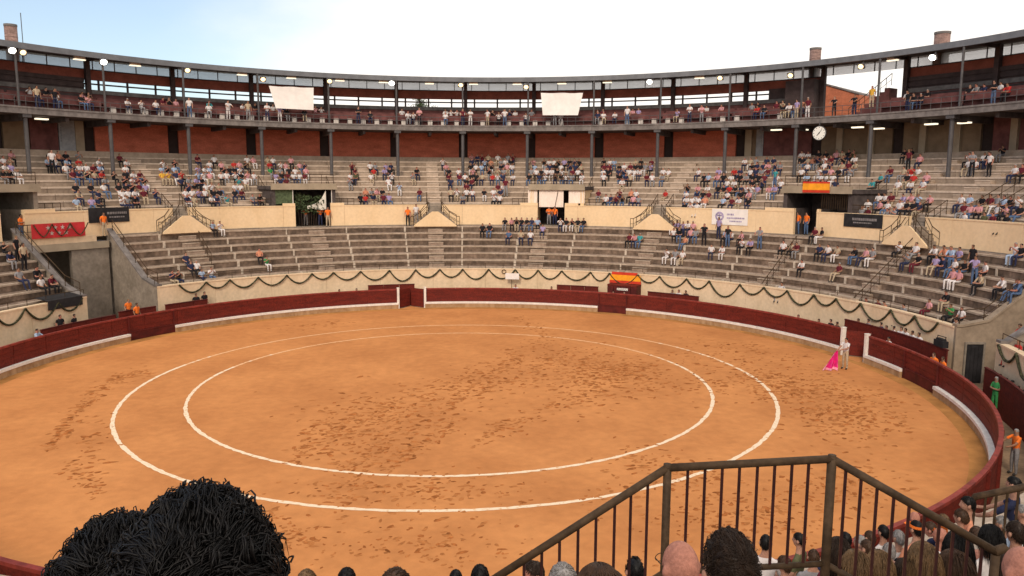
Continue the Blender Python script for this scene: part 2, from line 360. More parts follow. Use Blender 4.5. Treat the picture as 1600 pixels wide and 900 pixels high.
# ================================================================== parapet round the alley, garlands
LW0, LW1, LWH = 24.9, 25.2, 2.86
GAPL, GAPR = (-64.25, -52.77), (93.46, 102.22)
WALLS = [(-118, GAPL[0], 'cream parapet wall at the picture edge left of the tunnel under the red starred banner'),
         (GAPL[1], GAPR[0], 'long curved cream parapet wall hung with garlands behind the red fence'),
         (GAPR[1], 135, 'cream parapet wall with garlands beyond the dark door passage')]
for (a0, a1, lab) in WALLS:
    t = thing('parapet_wall', lab, 'wall')
    n = max(1, round((a1-a0)/9.52))
    for k in range(n):
        b0, b1 = a0+(a1-a0)*k/n, a0+(a1-a0)*(k+1)/n
        mb = MB(); mb.arc(LW0, LW1, 0, LWH-.09, b0+.015, b1-.015, 0); mb.build('section', creamlow, t)
        mb = MB(); mb.arc(LW0-.03, LW1+.03, LWH-.088, LWH, b0+.01, b1-.01, 0); mb.build('coping', creamlow, t)
    mb = MB(); pts = [P(LW1-.06, a0+(a1-a0)*i/(n*3), LWH+.40) for i in range(n*3+1)]; mb.tube(pts, .022, 5)
    for p in pts: mb.tube([p, p-Vector((0, 0, .40))], .018, 5)
    mb.build('hand_rail', rail, t)
PITCHG = 4.66
def garland(a0, n, lab, pitch=PITCHG):
    g = thing('garland', lab, 'garland', P(LW0-.07, a0, LWH-.1))
    ed = [k+random.uniform(-.13, .13) for k in range(n+1)]
    for k in range(n):
        mb = MB(); m = 12; pts = []; drop = random.uniform(.58, .88)*(ed[k+1]-ed[k])
        for i in range(m+1):
            t = i/m; pts.append(P(LW0-.07, a0+pitch*(ed[k]+(ed[k+1]-ed[k])*t), LWH-.05-drop*(1-(2*t-1)**2)))
        rr = [.058*random.uniform(.8, 1.2) for _ in pts]
        mb.tube(pts, .04, 5, 0, rr)
        for i in range(46):
            j = random.random()*m; i0 = min(m-1, int(j)); p = pts[i0].lerp(pts[i0+1], j-i0)
            d = Vector((random.gauss(0, 1), random.gauss(0, 1), random.gauss(0, 1))).normalized(); e = d.orthogonal().normalized()*.03
            mb.quad([p-e, p+d*random.uniform(.06, .10), p+e])
        mb.build('swag', garl, g)
    return g
A0 = ang(802, LW0, LWH)
k0 = int((A0-GAPL[1])/PITCHG)
garland(A0-k0*PITCHG, int((GAPR[0]-(A0-k0*PITCHG))/PITCHG), 'long dark green leaf garland looped along the main cream parapet')
garland(GAPL[0]-.6-PITCHG*8, 8, 'green leaf garland looped along the parapet below the people in black by the tunnel')
garland(GAPR[1]+.5, 6, 'green leaf garland on the parapet above the man in green')

# refuge boards standing before the parapet
def refuge(a0, a1, h, lab, r=24.25):
    t = thing('refuge_board', lab, 'board fence', P(r, (a0+a1)/2), 'red refuge boards in the alley')
    n = max(1, round((a1-a0)/2.6))
    for k in range(n):
        b0, b1 = a0+(a1-a0)*k/n, a0+(a1-a0)*(k+1)/n
        mb = MB(); mb.arc(r, r+.06, .0, h, b0+.03, b1-.03, 0, step=1.5); mb.build('plank_panel', red, t)
    mb = MB(); mb.arc(r-.02, r+.10, h+.002, h+.06, a0, a1, 0); mb.build('top_rail', reddoor, t)
refuge(-16.3, -7.58, 1.68, 'dark red refuge board behind the white posted entry in the middle')
refuge(19.44, 27.41, 1.70, 'dark red refuge board before the flag draped box, on its pine tree side')
refuge(36.84, 46.61, 1.62, 'dark red refuge board between the flag draped box and the bullfighter', 24.25)
refuge(74.4, 95.0, 1.75, 'long red refuge board sheltering men in white below the parapet end')
refuge(-60.3, -54.0, 1.62, 'red boards across the mouth of the tunnel under the starred banner', 24.3)
refuge(-73.6, -61.0, 1.50, 'low red refuge board beside the man in pale blue', 24.2)
refuge(-52.5, -45.2, 1.62, 'short red refuge board with two dark heads over it near the tunnel')
refuge(103.0, 124.0, 1.72, 'high red boards behind the man in the green shirt', 24.35)

# flag draped box over the alley
fb0, fb1 = 29.4, 34.9
t = thing('flag_box', 'small red box with a white notice under a red and yellow flag cloth', 'box', P(24.5, 32))
mb = MB()
for k in range(5): mb.arc(24.0, 24.08, .0, 1.95, fb0+(fb1-fb0)*k/5+.04, fb0+(fb1-fb0)*(k+1)/5-.04, 0)
mb.arc(23.98, 24.88, 1.95, 2.05, fb0-.1, fb1+.1, 1); mb.rbox(24.0, 24.88, fb0, .06, 0, 1.95, 0); mb.rbox(24.0, 24.88, fb1, .06, 0, 1.95, 0)
mb.build('front_boards', [reddoor, red], t)
mb = MB(); mb.arc(23.97, 24.0, 1.63, 1.80, 31.2, 33.3, 0)
mb.build('notice', white, t)
mb = MB()
for i in range(9): mb.arc(23.955, 23.97, 1.66+.06*(i % 2), 1.70+.06*(i % 2), 31.3+.21*i, 31.3+.21*i+.15, 0)
mb.build('lettering', fadedtext, t)
t2 = thing('flag', 'red and yellow striped flag cloth draped over the parapet above the red box', 'flag', P(24.85, 32, 2.5))
mb = MB(); mb.arc(24.80, 24.84, 2.72, 2.93, fb0+.1, fb1-.6, 0); mb.arc(24.80, 24.84, 2.28, 2.718, fb0-.2, fb1, 1); mb.arc(24.80, 24.84, 2.07, 2.278, fb0-.3, fb1+.1, 0)
mb.build('cloth', [flagred, flagyel], t2)

# white notice on a pole in the alley, middle
o = thing('notice_board', 'white notice board on a thin pole held up in the alley before the garlands', 'sign', P(24.3, 10.8))
mb = MB(); mb.box(P(24.3, 10.9, 2.32), (.55, .02, .24), 0, -R(10.8)); mb.build('board', cloth, o)
mb = MB(); mb.tube([P(24.34, 10.8, 0), P(24.34, 10.8, 2.5)], .025, 6); mb.build('pole', rail, o)
mb = MB()
for k in range(14): mb.tube([P(24.84, 9.2+.42*cos(2*pi*k/14)*.9, 2.62+.16*sin(2*pi*k/14)), P(24.84, 9.2+.42*cos(2*pi*(k+1)/14)*.9, 2.62+.16*sin(2*pi*(k+1)/14))], .03, 5)
o = mb.build('wall_emblem', rail, None); tag(o, 'small dark ring emblem on the cream parapet beside the white notice board', 'emblem')
# ================================================================== stands
J0, JP = 1.3, 9.52                                   # structural joints every 9.52 degrees
NL, RL, DL, ZL, HL = 8, 25.25, .64, 2.35, .52
rl = lambda i: RL+DL*i
zl = lambda i: ZL+HL*i
NM, RM, DM, ZM, HM = 10, 30.75, .93, 7.5, .465
rm = lambda i: RM+DM*i
zm = lambda i: ZM+HM*i
GATES = [(-66.3, -63.4, -73, -61.4), (-25.39, -19.9, -28.5, -19.3), (13.71, 18.15, 12.66, 20.89), (54.69, 58.06, 52.94, 62.5)]
PYR = [-42.4, -3.2, 33.5, 72.6]
AISL = [-42.4, -22.6, -3.2, 14.6, 33.5, 55.8, 72.6]
def joints(a0, a1, cuts=()):
    e = [a0]; k = math.ceil((a0-J0)/JP)
    while J0+JP*k < a1-.8:
        if J0+JP*k > a0+.8: e.append(J0+JP*k)
        k += 1
    e.append(a1); res = []
    for p, q in zip(e, e[1:]):
        parts = [(p, q)]
        for (c0, c1) in cuts:
            nxt = []
            for (x, y) in parts:
                if c1 <= x or c0 >= y: nxt.append((x, y))
                else:
                    if c0 > x+.3: nxt.append((x, c0))
                    if c1 < y-.3: nxt.append((c1, y))
            parts = nxt
        res += parts
    return res
_bench = {}
def bench(parent, r, z, d, h, b0, b1, mats, base, kind):
    w = round(b1-b0, 2); key = (kind, round(r, 2), w, base)
    if key not in _bench:
        mb = MB(); s = w/2-.025
        mb.arc(r, r+d, z-h-.12, z-.004, -s, s, 1, top=2)
        mb.arc(r-.035, r+.30, z-.10, z, -s, s, 0)
        mb.arc(r+.45, r+d, z-.02, z+.035, -s, s, 2)
        _bench[key] = mb.mesh('bench', mats)
    inst('bench', _bench[key], parent, -R((b0+b1)/2))
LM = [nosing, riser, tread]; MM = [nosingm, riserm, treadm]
def lower_block(a0, a1, lab):
    t = thing('lower_stand', lab, 'grandstand')
    for i in range(NL):
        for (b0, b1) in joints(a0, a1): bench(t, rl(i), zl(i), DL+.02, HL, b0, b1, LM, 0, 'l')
    mb = MB(); mb.arc(25.2, 25.27, 0, ZL-HL, a0, a1, 0); mb.arc(25.2, 30.4, -.01, .3, a0, a1, 0)
    for (b0, b1) in joints(a0, a1): mb.arc(rl(8), 30.6, 0, 6.10, b0, b1, 0, top=1)
    mb.build('foundation', [grey, tread], t)
    for c in AISL:
        if a0+2 < c < a1-2:
            mb = MB()
            for i in range(NL):
                mb.rbox(rl(i)-.30, rl(i)+.02, c, 1.25, zl(i)-HL-.02, zl(i)-HL*.5, 0)
                mb.rbox(rl(i)-.33, rl(i)-.02, c, 1.25, zl(i)-HL*.5-.02, zl(i)-HL*.5+.045, 1)
            mb.rbox(25.0, 25.30, c, 1.5, LWH-.6, LWH+.12, 1)
            mb.build('aisle_steps', [tread, nosing], t)
    if a1-a0 > 60:                                    # lime streaks run down the block joints
        mb = MB(); k = math.ceil((a0-J0)/JP)
        while J0+JP*k < a1-1:
            for i in range(NL):
                wd = random.uniform(.10, .2)
                mb.rbox(rl(i)-.040, rl(i)+.3, J0+JP*k, wd, zl(i)-HL+.05, zl(i)+.004, 0)
            k += 1
        mb.build('lime_streak', stain, t)['kind'] = 'stuff'
    return t
def end_wall(t, a, sgn, name='end_wall', up=.55, ms=None):             # sloping wall that closes a stand beside a passage
    mb = MB(); th = .32
    def prof(r): return max(LWH, ZL+HL*((r-RL)/DL)+up)
    rs = [24.9, 25.2, 26.5, 28, 29.4, 30.6]
    for p, q in zip(rs, rs[1:]):
        pts = []
        u = lambda r, k: P(r, a, 0)+Vector((cos(R(a)), -sin(R(a)), 0))*k*sgn
        for (zz) in ((0, 0), (prof(p), prof(q))):
            pts += [u(p, 0)+Vector((0, 0, zz[0])), u(q, 0)+Vector((0, 0, zz[1])), u(q, th)+Vector((0, 0, zz[1])), u(p, th)+Vector((0, 0, zz[0]))]
        mb.hexa(pts, 0)
        cp = []
        for dz in (.004, .13):
            cp += [u(p, -.06)+Vector((0, 0, prof(p)+dz)), u(q, -.06)+Vector((0, 0, prof(q)+dz)), u(q, th+.06)+Vector((0, 0, prof(q)+dz)), u(p, th+.06)+Vector((0, 0, prof(p)+dz))]
        mb.hexa(cp, 1)
    mb.build(name, ms or [grey, slabm], t)
LB = lower_block(-110, GAPL[0]-.8, 'lower concrete stand with people in black at the picture edge beside the tunnel')
MAINL = lower_block(GAPL[1]+.8, GAPR[0]-.6, 'long lower stand of stained concrete benches above the garlanded parapet')
RBK = lower_block(GAPR[1]+.6, 128, 'lower concrete stand beyond the dark door passage')
end_wall(LB, GAPL[0], -1, up=.05); end_wall(MAINL, GAPL[1], 1, up=-.12); end_wall(MAINL, GAPR[0]+.4, -1, up=-.25, ms=[wallbeige, wallbeige]); end_wall(RBK, GAPR[1], 1)
def bar_rail(parent, pts, h=.95, post=1, name='hand_rail', m=rail, rad=.028, mids=1):
    mb = MB(); up = [Vector(p)+Vector((0, 0, h)) for p in pts]; mb.tube(up, rad, 6)
    for j in range(mids): mb.tube([Vector(p)+Vector((0, 0, h*(j+1)/(mids+1))) for p in pts], rad*.6, 5)
    for p, q in list(zip(pts, up))[::post]: mb.tube([p, q], rad*.8, 5)
    mb.build(name, m, parent)
for c, i0, i1 in ((55.8, 0, 6), (72.6, 0, 7), (-42.4, 3, 6)):
    off = 1.2
    bar_rail(MAINL, [P(rl(i)-.15, c+off, zl(i)-.3) for i in range(i0, i1+1)], .95)
bar_rail(MAINL, [P(r, GAPL[1]+.5, max(LWH, ZL+HL*((r-RL)/DL)-.12)+.12) for r in (25.1, 26.3, 27.6, 28.9, 30.2)], .75)
bar_rail(MAINL, [P(r, GAPR[0]+.1, max(LWH, ZL+HL*((r-RL)/DL)-.25)+.12) for r in (25.1, 26.3, 27.6, 28.9, 30.2)], .7)
bar_rail(LB, [P(r, GAPL[0]-.6, max(LWH, ZL+HL*((r-RL)/DL)+.05)+.12) for r in (25.1, 26.3, 27.6, 28.9, 30.2)], .75)
# door in the end wall of the right passage, black cloth, bridge over the tunnel
d = thing('passage_door', 'tall dark metal door in the grey passage wall near the man in green', 'door', P(25.8, GAPR[0]))
mb = MB(); tv = Vector((cos(R(GAPR[0]+.4)), -sin(R(GAPR[0]+.4)), 0))
uv = Vector((sin(R(GAPR[0]+.4)), cos(R(GAPR[0]+.4)), 0))
def slabxy(mb, r0, r1, k0, k1, z0, z1, m=0):
    q = []
    for z in (z0, z1): q += [uv*r0+tv*k0+Vector((0, 0, z)), uv*r1+tv*k0+Vector((0, 0, z)), uv*r1+tv*k1+Vector((0, 0, z)), uv*r0+tv*k1+Vector((0, 0, z))]
    mb.hexa(q, m)
slabxy(mb, 25.45, 26.3, .01, .05, .02, 2.0, 0)
for i in range(4): slabxy(mb, 25.5+.19*i, 25.5+.19*i+.14, .052, .075, .1, 1.9, 0)
mb.build('door_leaf', blackcloth, d)
mb = MB(); slabxy(mb, 25.36, 25.45, .005, .09, 0, 2.1); slabxy(mb, 26.3, 26.39, .005, .09, 0, 2.1); slabxy(mb, 25.45, 26.3, .005, .09, 2.0, 2.1); mb.build('door_frame', grey, d)
pb = thing('passage_walls', 'grey concrete back wall closing the two passages through the lower stand', 'wall')
mb = MB(); mb.arc(31.6, 31.9, 0, 6.0, GAPR[0]-4, GAPR[1]+2, 0); mb.build('back_wall', wallbeige, pb)
mb = MB(); mb.arc(34.5, 34.8, 0, 6.0, GAPL[0]-4, GAPL[1]+4, 0); mb.build('back_wall', grey, pb)
mb = MB(); mb.arc(30.0, 30.3, 0, 5.24, -58.2, -53.2, 0); mb.build('side_wall', grey, pb)
br = thing('bridge', 'concrete walkway bridge carrying the red starred banner over the dark tunnel', 'bridge', P(30, -59))
mb = MB(); mb.arc(29.9, 34.6, 5.25, 5.72, GAPL[0]-.4, GAPL[1]-.4, 0, inner=1); mb.build('deck', [dark, beige], br)
mb = MB(); mb.arc(29.95, 30.12, 5.722, 6.15, GAPL[0]-.4, GAPL[1]-2, 0); mb.build('kerb', creamlow, br)
bar_rail(br, [P(30.0, GAPL[0]-.3+.9*i, 6.15) for i in range(9)], .9)
bn = thing('banner', 'red banner with seven white stars hung on the bridge over the tunnel', 'banner', P(29.88, -60, 6.3))
mb = MB(); mb.arc(29.80, 29.85, 6.16, 7.10, -63.4, -56.4, 0, step=1); mb.build('cloth', madrid, bn)
star = MB()
for row, cnt, a_0 in ((0, 4, -61.3), (1, 3, -60.85)):
    for k in range(cnt):
        a = a_0+.95*k; z = 6.82-.36*row
        c = P(29.78, a, z); tx = Vector((cos(R(a)), -sin(R(a)), 0)); pts = []
        for i in range(10):
            rr = .17 if i % 2 == 0 else .07; pts.append(c+tx*rr*sin(pi*i/5)+Vector((0, 0, rr*cos(pi*i/5))))
        star.quad(pts)
        star.quad([p+uv*0 for p in pts][::-1])
star.build('star_emblem', white, bn)
gb = thing('garland', 'dark garland swags pinned across the red starred banner', 'garland', P(29.7, -60, 7))
for k in range(3):
    mb = MB(); pts = [P(29.74, -63.2+2.4*(k+i/8), 7.05-.8*(1-abs(2*i/8-1)**1.5)) for i in range(9)]; mb.tube(pts, .035, 5); mb.build('swag', garl, gb)
bc = thing('black_cloth', 'black cloth spread over the front benches below the seated people by the tunnel', 'cloth', P(25.4, -70, 2.9))
mb = MB(); b0, b1 = -70.6, GAPL[0]-.9
mb.arc(24.80, 24.86, 2.42, 2.93, b0, b1, 0); mb.arc(24.80, 25.9, 2.93, 2.97, b0, b1, 0, z0b=3.10, z1b=3.14); mb.build('sheet', blackcloth, bc)

# ------------------------------------------------------------------ wall between the two tiers
MW0, MW1, MWB, MWT = 30.40, 30.66, 6.02, 7.82
mw = thing('tier_wall', 'cream wall between the lower and the middle stand, cut by gates and staircases', 'wall')
gaps = [(g[0], g[1]) for g in GATES]+[(c-1.15, c+1.15) for c in PYR]
for (b0, b1) in joints(-82, 112, gaps):
    raised = any(abs(b1-g[0]) < .01 or abs(b0-g[1]) < .01 for g in GATES)
    mb = MB(); t_ = MWT
    mb.arc(MW0, MW1, MWB, t_-.08, b0+.012, b1-.012, 0); mb.build('section', cream, mw)
    mb = MB(); mb.arc(MW0-.03, MW1+.03, t_-.078, t_, b0+.01, b1-.01, 0); mb.build('coping', cream, mw)
    if raised:
        g = next(g for g in GATES if abs(b1-g[0]) < .01 or abs(b0-g[1]) < .01)
        c0, c1 = (max(b0, g[0]-4.5), g[0]) if abs(b1-g[0]) < .01 else (g[1], min(b1, g[1]+4))
        mb = MB(); mb.arc(MW0+.002, MW1, t_+.002, t_+.19, c0+.02, c1-.02, 0); mb.build('raised_section', cream, mw)
# lime stains and vents are left to the paint; staircases stand before the wall
def staircase(c, lab, hw=3.55):
    s = thing('double_staircase', lab, 'staircase', P(30.0, c, 6.0))
    r0, r1 = 29.45, 30.38; hb = 5.98; ha = 1.28
    mb = MB(); lw = 1.0                               # front face: low triangle
    mb.arc(r0, r0+.14, hb, hb+.10, c-hw, c+hw, 0, step=.8)
    b = len(mb.v); n = 14
    pts = [c-hw+2*hw*i/n for i in range(n+1)]
    for p, q in zip(pts, pts[1:]):
        def ht(a): return hb+.10+max(0.0, (ha-.10)*(1-max(0, abs(a-c)-lw*.55)/(hw-lw*.55)))
        v = []
        for (aa) in (p, q): v.append(aa)
        mb.hexa([P(r0, p, hb+.09), P(r0, q, hb+.09), P(r0+.14, q, hb+.09), P(r0+.14, p, hb+.09), P(r0, p, ht(p)), P(r0, q, ht(q)), P(r0+.14, q, ht(q)), P(r0+.14, p, ht(p))], 0)
    mb.build('front_wall', cream, s)
    mb = MB()
    for sg in (-1, 1):
        n = 6
        for i in range(n):
            a0 = c+sg*(hw-(hw-1.1)*i/n); a1 = c+sg*(hw-(hw-1.1)*(i+1)/n)
            mb.arc(r0+.16, r1, hb, hb+ha*(i+1)/n-.04, min(a0, a1), max(a0, a1), 0, top=1)
    mb.arc(r0+.16, r1+.3, hb, hb+ha-.03, c-1.1, c+1.1, 0, top=1)
    mb.build('steps', [grey, tread], s)
    mb = MB()
    for i in range(4): mb.arc(30.6+.25*i, 31.5, hb+ha-.2, hb+ha-.03+.17*(i+1), c-1.1, c+1.1, 0, top=1)
    mb.build('upper_steps', [grey, tread], s)
    for sg in (-1, 1):
        bar_rail(s, [P(r0+.10, c+sg*a, hb+z) for a, z in ((hw+.5, .02), (hw, .02), (hw*.66, .40), (hw*.4, .85), (1.0, 1.25))], .85)
        bar_rail(s, [P(r1+.02, c+sg*a, hb+z) for a, z in ((hw, .1), (hw*.66, .45), (1.15, 1.25))], .85)
        bar_rail(s, [P(r1+.2+.5*i, c+sg*1.2, 7.15+.27*i) for i in range(4)], .9)
    return s
staircase(PYR[0], 'cream double staircase nearest the tunnel, railings climbing both flanks')
staircase(PYR[1], 'cream double staircase under the lone pine, an orange shirted man beside it')
staircase(PYR[2], 'cream double staircase between the white sheeted gate and the white banner')
staircase(PYR[3], 'double staircase with broad dark steps between the dark banner and the long blank wall', 3.3)

# ------------------------------------------------------------------ middle stand
mst = thing('middle_stand', 'pale concrete middle stand of stepped benches between tier wall and gallery', 'grandstand')
pc = [(c-1.1, c+1.1) for c in PYR]
for i in range(NM):
    cuts = ([(g[2], g[3]) for g in GATES] if i < 4 else [])+(pc if i == 0 else [])
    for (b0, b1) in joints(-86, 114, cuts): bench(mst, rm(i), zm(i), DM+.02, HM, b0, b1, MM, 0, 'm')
mb = MB(); mb.arc(40.05, 40.9, 11.0, zm(10)-.02, -86, 114, 0); mb.build('top_walkway', treadm, mst)
for c in [-42.4, -32, -13, -3.2, 25, 33.5, 43.5, 67.8-2, 72.6]:
    mb = MB()
    for i in range(1, NM):
        mb.rbox(rm(i)-.42, rm(i)+.02, c, 1.1, zm(i)-HM-.02, zm(i)-HM*.5, 0)
        mb.rbox(rm(i)-.45, rm(i)-.02, c, 1.1, zm(i)-HM*.5-.02, zm(i)-HM*.5+.04, 1)
    mb.build('aisle_steps', [treadm, nosingm], mst)
for g in GATES[1:]+GATES[:1]:
    for (a_0, a_1) in ((g[2]-3.2, g[2]-.2), (g[3]+.2, g[3]+3.2)):
        bar_rail(mst, [P(30.8, a_0+(a_1-a_0)*i/3, 7.52) for i in range(4)], .85, mids=2)
        aa = g[2]-.2 if a_0 < g[2] else g[3]+.2
        bar_rail(mst, [P(rm(i)+.1, aa, zm(i)) for i in range(0, 5)], .9)
for c in (78.0, 81.0):
    bar_rail(mst, [P(rm(i)+.1, c, zm(i)) for i in range(1, 7)], .9)

# ------------------------------------------------------------------ gates through the middle stand
def gate(g, lab, wallm, fill):
    o0, o1, c0, c1 = g
    t = thing('stand_gate', lab, 'gate', P(30.5, (o0+o1)/2, 6.02))
    mb = MB(); mb.arc(30.75, 34.5, 5.9, 6.04, c0, c1, 0); mb.build('gate_floor', grey, t)
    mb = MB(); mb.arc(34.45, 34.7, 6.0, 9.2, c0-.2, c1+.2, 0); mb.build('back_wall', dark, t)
    for a, nm in ((c0, 1), (c1, -1)):
        mb = MB(); mb.rbox(30.70, 34.45, a, .30, 6.0, 9.1, 0); mb.build('side_wall', wallm, t)
    for a in (o0, o1):
        mb = MB(); mb.rbox(30.70, 32.6, a+(-.25 if a == o0 else .25), .18, 6.04, 8.0, 0); mb.build('jamb', wallm, t)
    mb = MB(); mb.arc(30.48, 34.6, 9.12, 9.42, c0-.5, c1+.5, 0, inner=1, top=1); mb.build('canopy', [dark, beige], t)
    mb = MB(); mb.arc(30.50, 30.62, 9.424, 9.62, c0-.4, c1+.4, 0); mb.build('canopy_kerb', beige, t)
    if fill: fill(t, g)
    return t
def fill_net(t, g):
    mb = MB(); mb.arc(30.72, 30.75, 7.95, 9.10, g[2]+.2, g[0]-.1, 0, step=.7); mb.build('netting', netm, t)
    mb = MB(); mb.arc(30.72, 30.75, 8.0, 9.10, g[1]+.25, g[3]+.3, 0, step=.7); mb.build('dark_curtain', blackcloth, t)
    for aa in (g[0]-.2, g[1]+.3):
        mb = MB(); mb.rbox(30.66, 30.72, aa, .05, 7.9, 9.1, 0); mb.build('net_post', white, t)
def fill_sheet(t, g):
    mb = MB()
    def sheet(a0, a1, z0, z1):
        n = 18; b = len(mb.v)
        for i in range(n+1):
            a = a0+(a1-a0)*i/n
            for j in range(4):
                zz = z1+(z0-z1)*j/3; mb.v.append(tuple(P(30.70+.04*sin(i*1.9)*j/3, a, zz)))
        for i in range(n):
            for j in range(3): q = b+i*4+j; mb.f.append((q, q+4, q+5, q+1)); mb.m.append(0)
    sheet(g[2]-.6, g[0]-.15, 7.9, 9.1); sheet(g[0]+.15, g[1]-.3, 7.65, 9.1); sheet(g[1]+.55, g[3]+.4, 8.0, 9.1)
    mb.build('hanging_sheet', pinkcloth, t)
    mb = MB(); mb.tube([P(30.66, g[1]-1.2, 9.0), P(30.62, g[1]-1.9, 7.0)], .025, 5); mb.build('leaning_pole', rail, t)
def fill_bars(t, g):
    mb = MB()
    for i in range(12): mb.rbox(30.72, 30.75, g[1]+.3+.33*i, .03, 8.0, 9.1, 0)
    mb.build('grille', rail, t)
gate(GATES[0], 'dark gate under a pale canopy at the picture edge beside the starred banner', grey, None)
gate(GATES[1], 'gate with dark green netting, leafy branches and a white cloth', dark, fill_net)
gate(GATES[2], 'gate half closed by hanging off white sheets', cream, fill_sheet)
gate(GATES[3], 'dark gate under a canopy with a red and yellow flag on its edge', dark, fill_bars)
for g in GATES: bar_rail(next(o for o in bpy.data.objects if o.name.startswith('stand_gate') and abs(o['_org'][0]-P(30.5, (g[0]+g[1])/2).x) < .01), [P(30.56, g[2]+(g[3]-g[2])*i/5, 9.62) for i in range(6)], .75, mids=2)
f = thing('flag', 'red and yellow flag hung on the canopy edge of the gate below the clock', 'flag', P(30.45, 57.5, 9.2))
f0, f1 = ang(1254, 30.4, 9.4), ang(1296, 30.4, 9.4)
mb = MB(); mb.arc(30.40, 30.43, 9.82, 9.95, f0, f1, 0); mb.arc(30.39, 30.43, 9.36, 9.818, f0, f1, 1); mb.arc(30.40, 30.43, 9.18, 9.358, f0, f1, 0); mb.build('cloth', [flagred, flagyel], f)
# branches and white cloth in the netted gate
pl = thing('leafy_branches', 'leafy green branches standing in the netted gate', 'plant', P(30.9, -23.5, 6.05))
mb = MB(); lf = MB()
for k in range(9):
    p0 = P(31.0, -24.5+.35*k, 6.1); p1 = P(30.9, -24.9+.45*k, 8.2+random.uniform(-.3, .8)); mb.tube([p0, p1], .02, 4)
    for i in range(90):
        p = p0.lerp(p1, random.uniform(.55, 1.02))+Vector((random.gauss(0, .2), random.gauss(0, .16), random.gauss(0, .14)))
        d_ = Vector((random.gauss(0, 1), random.gauss(0, 1), random.gauss(0, 1))).normalized(); e = d_.orthogonal().normalized()*.07; lf.quad([p-e, p+d_*.13, p+e, p-d_*.10])
mb.build('stem', bark, pl); lf.build('foliage', leaf, pl)
wc = thing('white_cloth', 'white cloth sagging beside the leafy branches in the netted gate', 'cloth', P(30.7, -21, 7.6))
mb = MB(); n = 10
for i in range(n):
    for j in range(6):
        def q(i_, j_):
            s_, t_ = i_/n, j_/6; return P(30.68-.06*sin(s_*9), -23.4+s_*2.9, 7.45+.35*(1-s_)*.2+t_*(.25+1.35*s_**2.2)+.05*sin(s_*7))
        mb.quad([q(i, j), q(i+1, j), q(i+1, j+1), q(i, j+1)])
mb.build('sheet', potm, wc)

# banners on the tier wall
def banner(a0, a1, z0, z1, m, lab, lines, tm, r=30.34, extra=None):
    t = thing('banner', lab, 'banner', P(r, (a0+a1)/2, z0))
    mb = MB(); mb.arc(r, r+.03, z0, z1, a0, a1, 0, step=.8); mb.build('cloth', m, t)
    mb = MB()
    for (zf, f0, f1, h) in lines:
        a = a0+(a1-a0)*f0
        while a < a0+(a1-a0)*f1:
            wd = random.uniform(.10, .30); zc = z0+(z1-z0)*zf; mb.arc(r-.012, r-.002, zc-h/2, zc+h/2, a, a+wd, 0); a += wd+.07
    mb.build('lettering', tm, t)['kind'] = 'stuff'
    if extra: extra(t)
banner(ang(140, 30.3, 7), ang(203, 30.3, 7), 6.95, 7.98, blackcloth, 'black banner behind the orange steward near the starred banner', [(.62, .45, .92, .16), (.35, .5, .88, .10)], fadedtext)
banner(ang(1318, 30.3, 7.4), ang(1378, 30.3, 7.4), 6.90, 7.80, blackcloth, 'black banner with faint white lettering past the orange flag gate', [(.6, .22, .86, .17), (.34, .25, .72, .09)], fadedtext)
def crest(t):
    mb = MB(); a = ang(1124, 30.3, 7.2); tx = Vector((cos(R(a)), -sin(R(a)), 0)); c = P(30.32, a, 7.22)
    for k in range(16):
        t0, t1 = 2*pi*k/16, 2*pi*(k+1)/16
        mb.quad([c+tx*.36*cos(t0)+Vector((0, 0, .36*sin(t0))), c+tx*.36*cos(t1)+Vector((0, 0, .36*sin(t1))), c+tx*.22*cos(t1)+Vector((0, 0, .22*sin(t1))), c+tx*.22*cos(t0)+Vector((0, 0, .22*sin(t0)))])
    mb.box(c, (.05, .008, .33), 0, -R(a)); mb.box(c+Vector((0, 0, .06)), (.2, .008, .05), 0, -R(a)); mb.build('crest', lilac, t)
banner(ang(1112, 30.3, 7.2), ang(1168, 30.3, 7.2), 6.56, 7.80, cloth, 'white banner with a lilac round crest and pale lettering on the cream wall', [(.66, .42, .62, .14), (.44, .42, .90, .12), (.24, .5, .82, .10)], lilac, extra=crest)

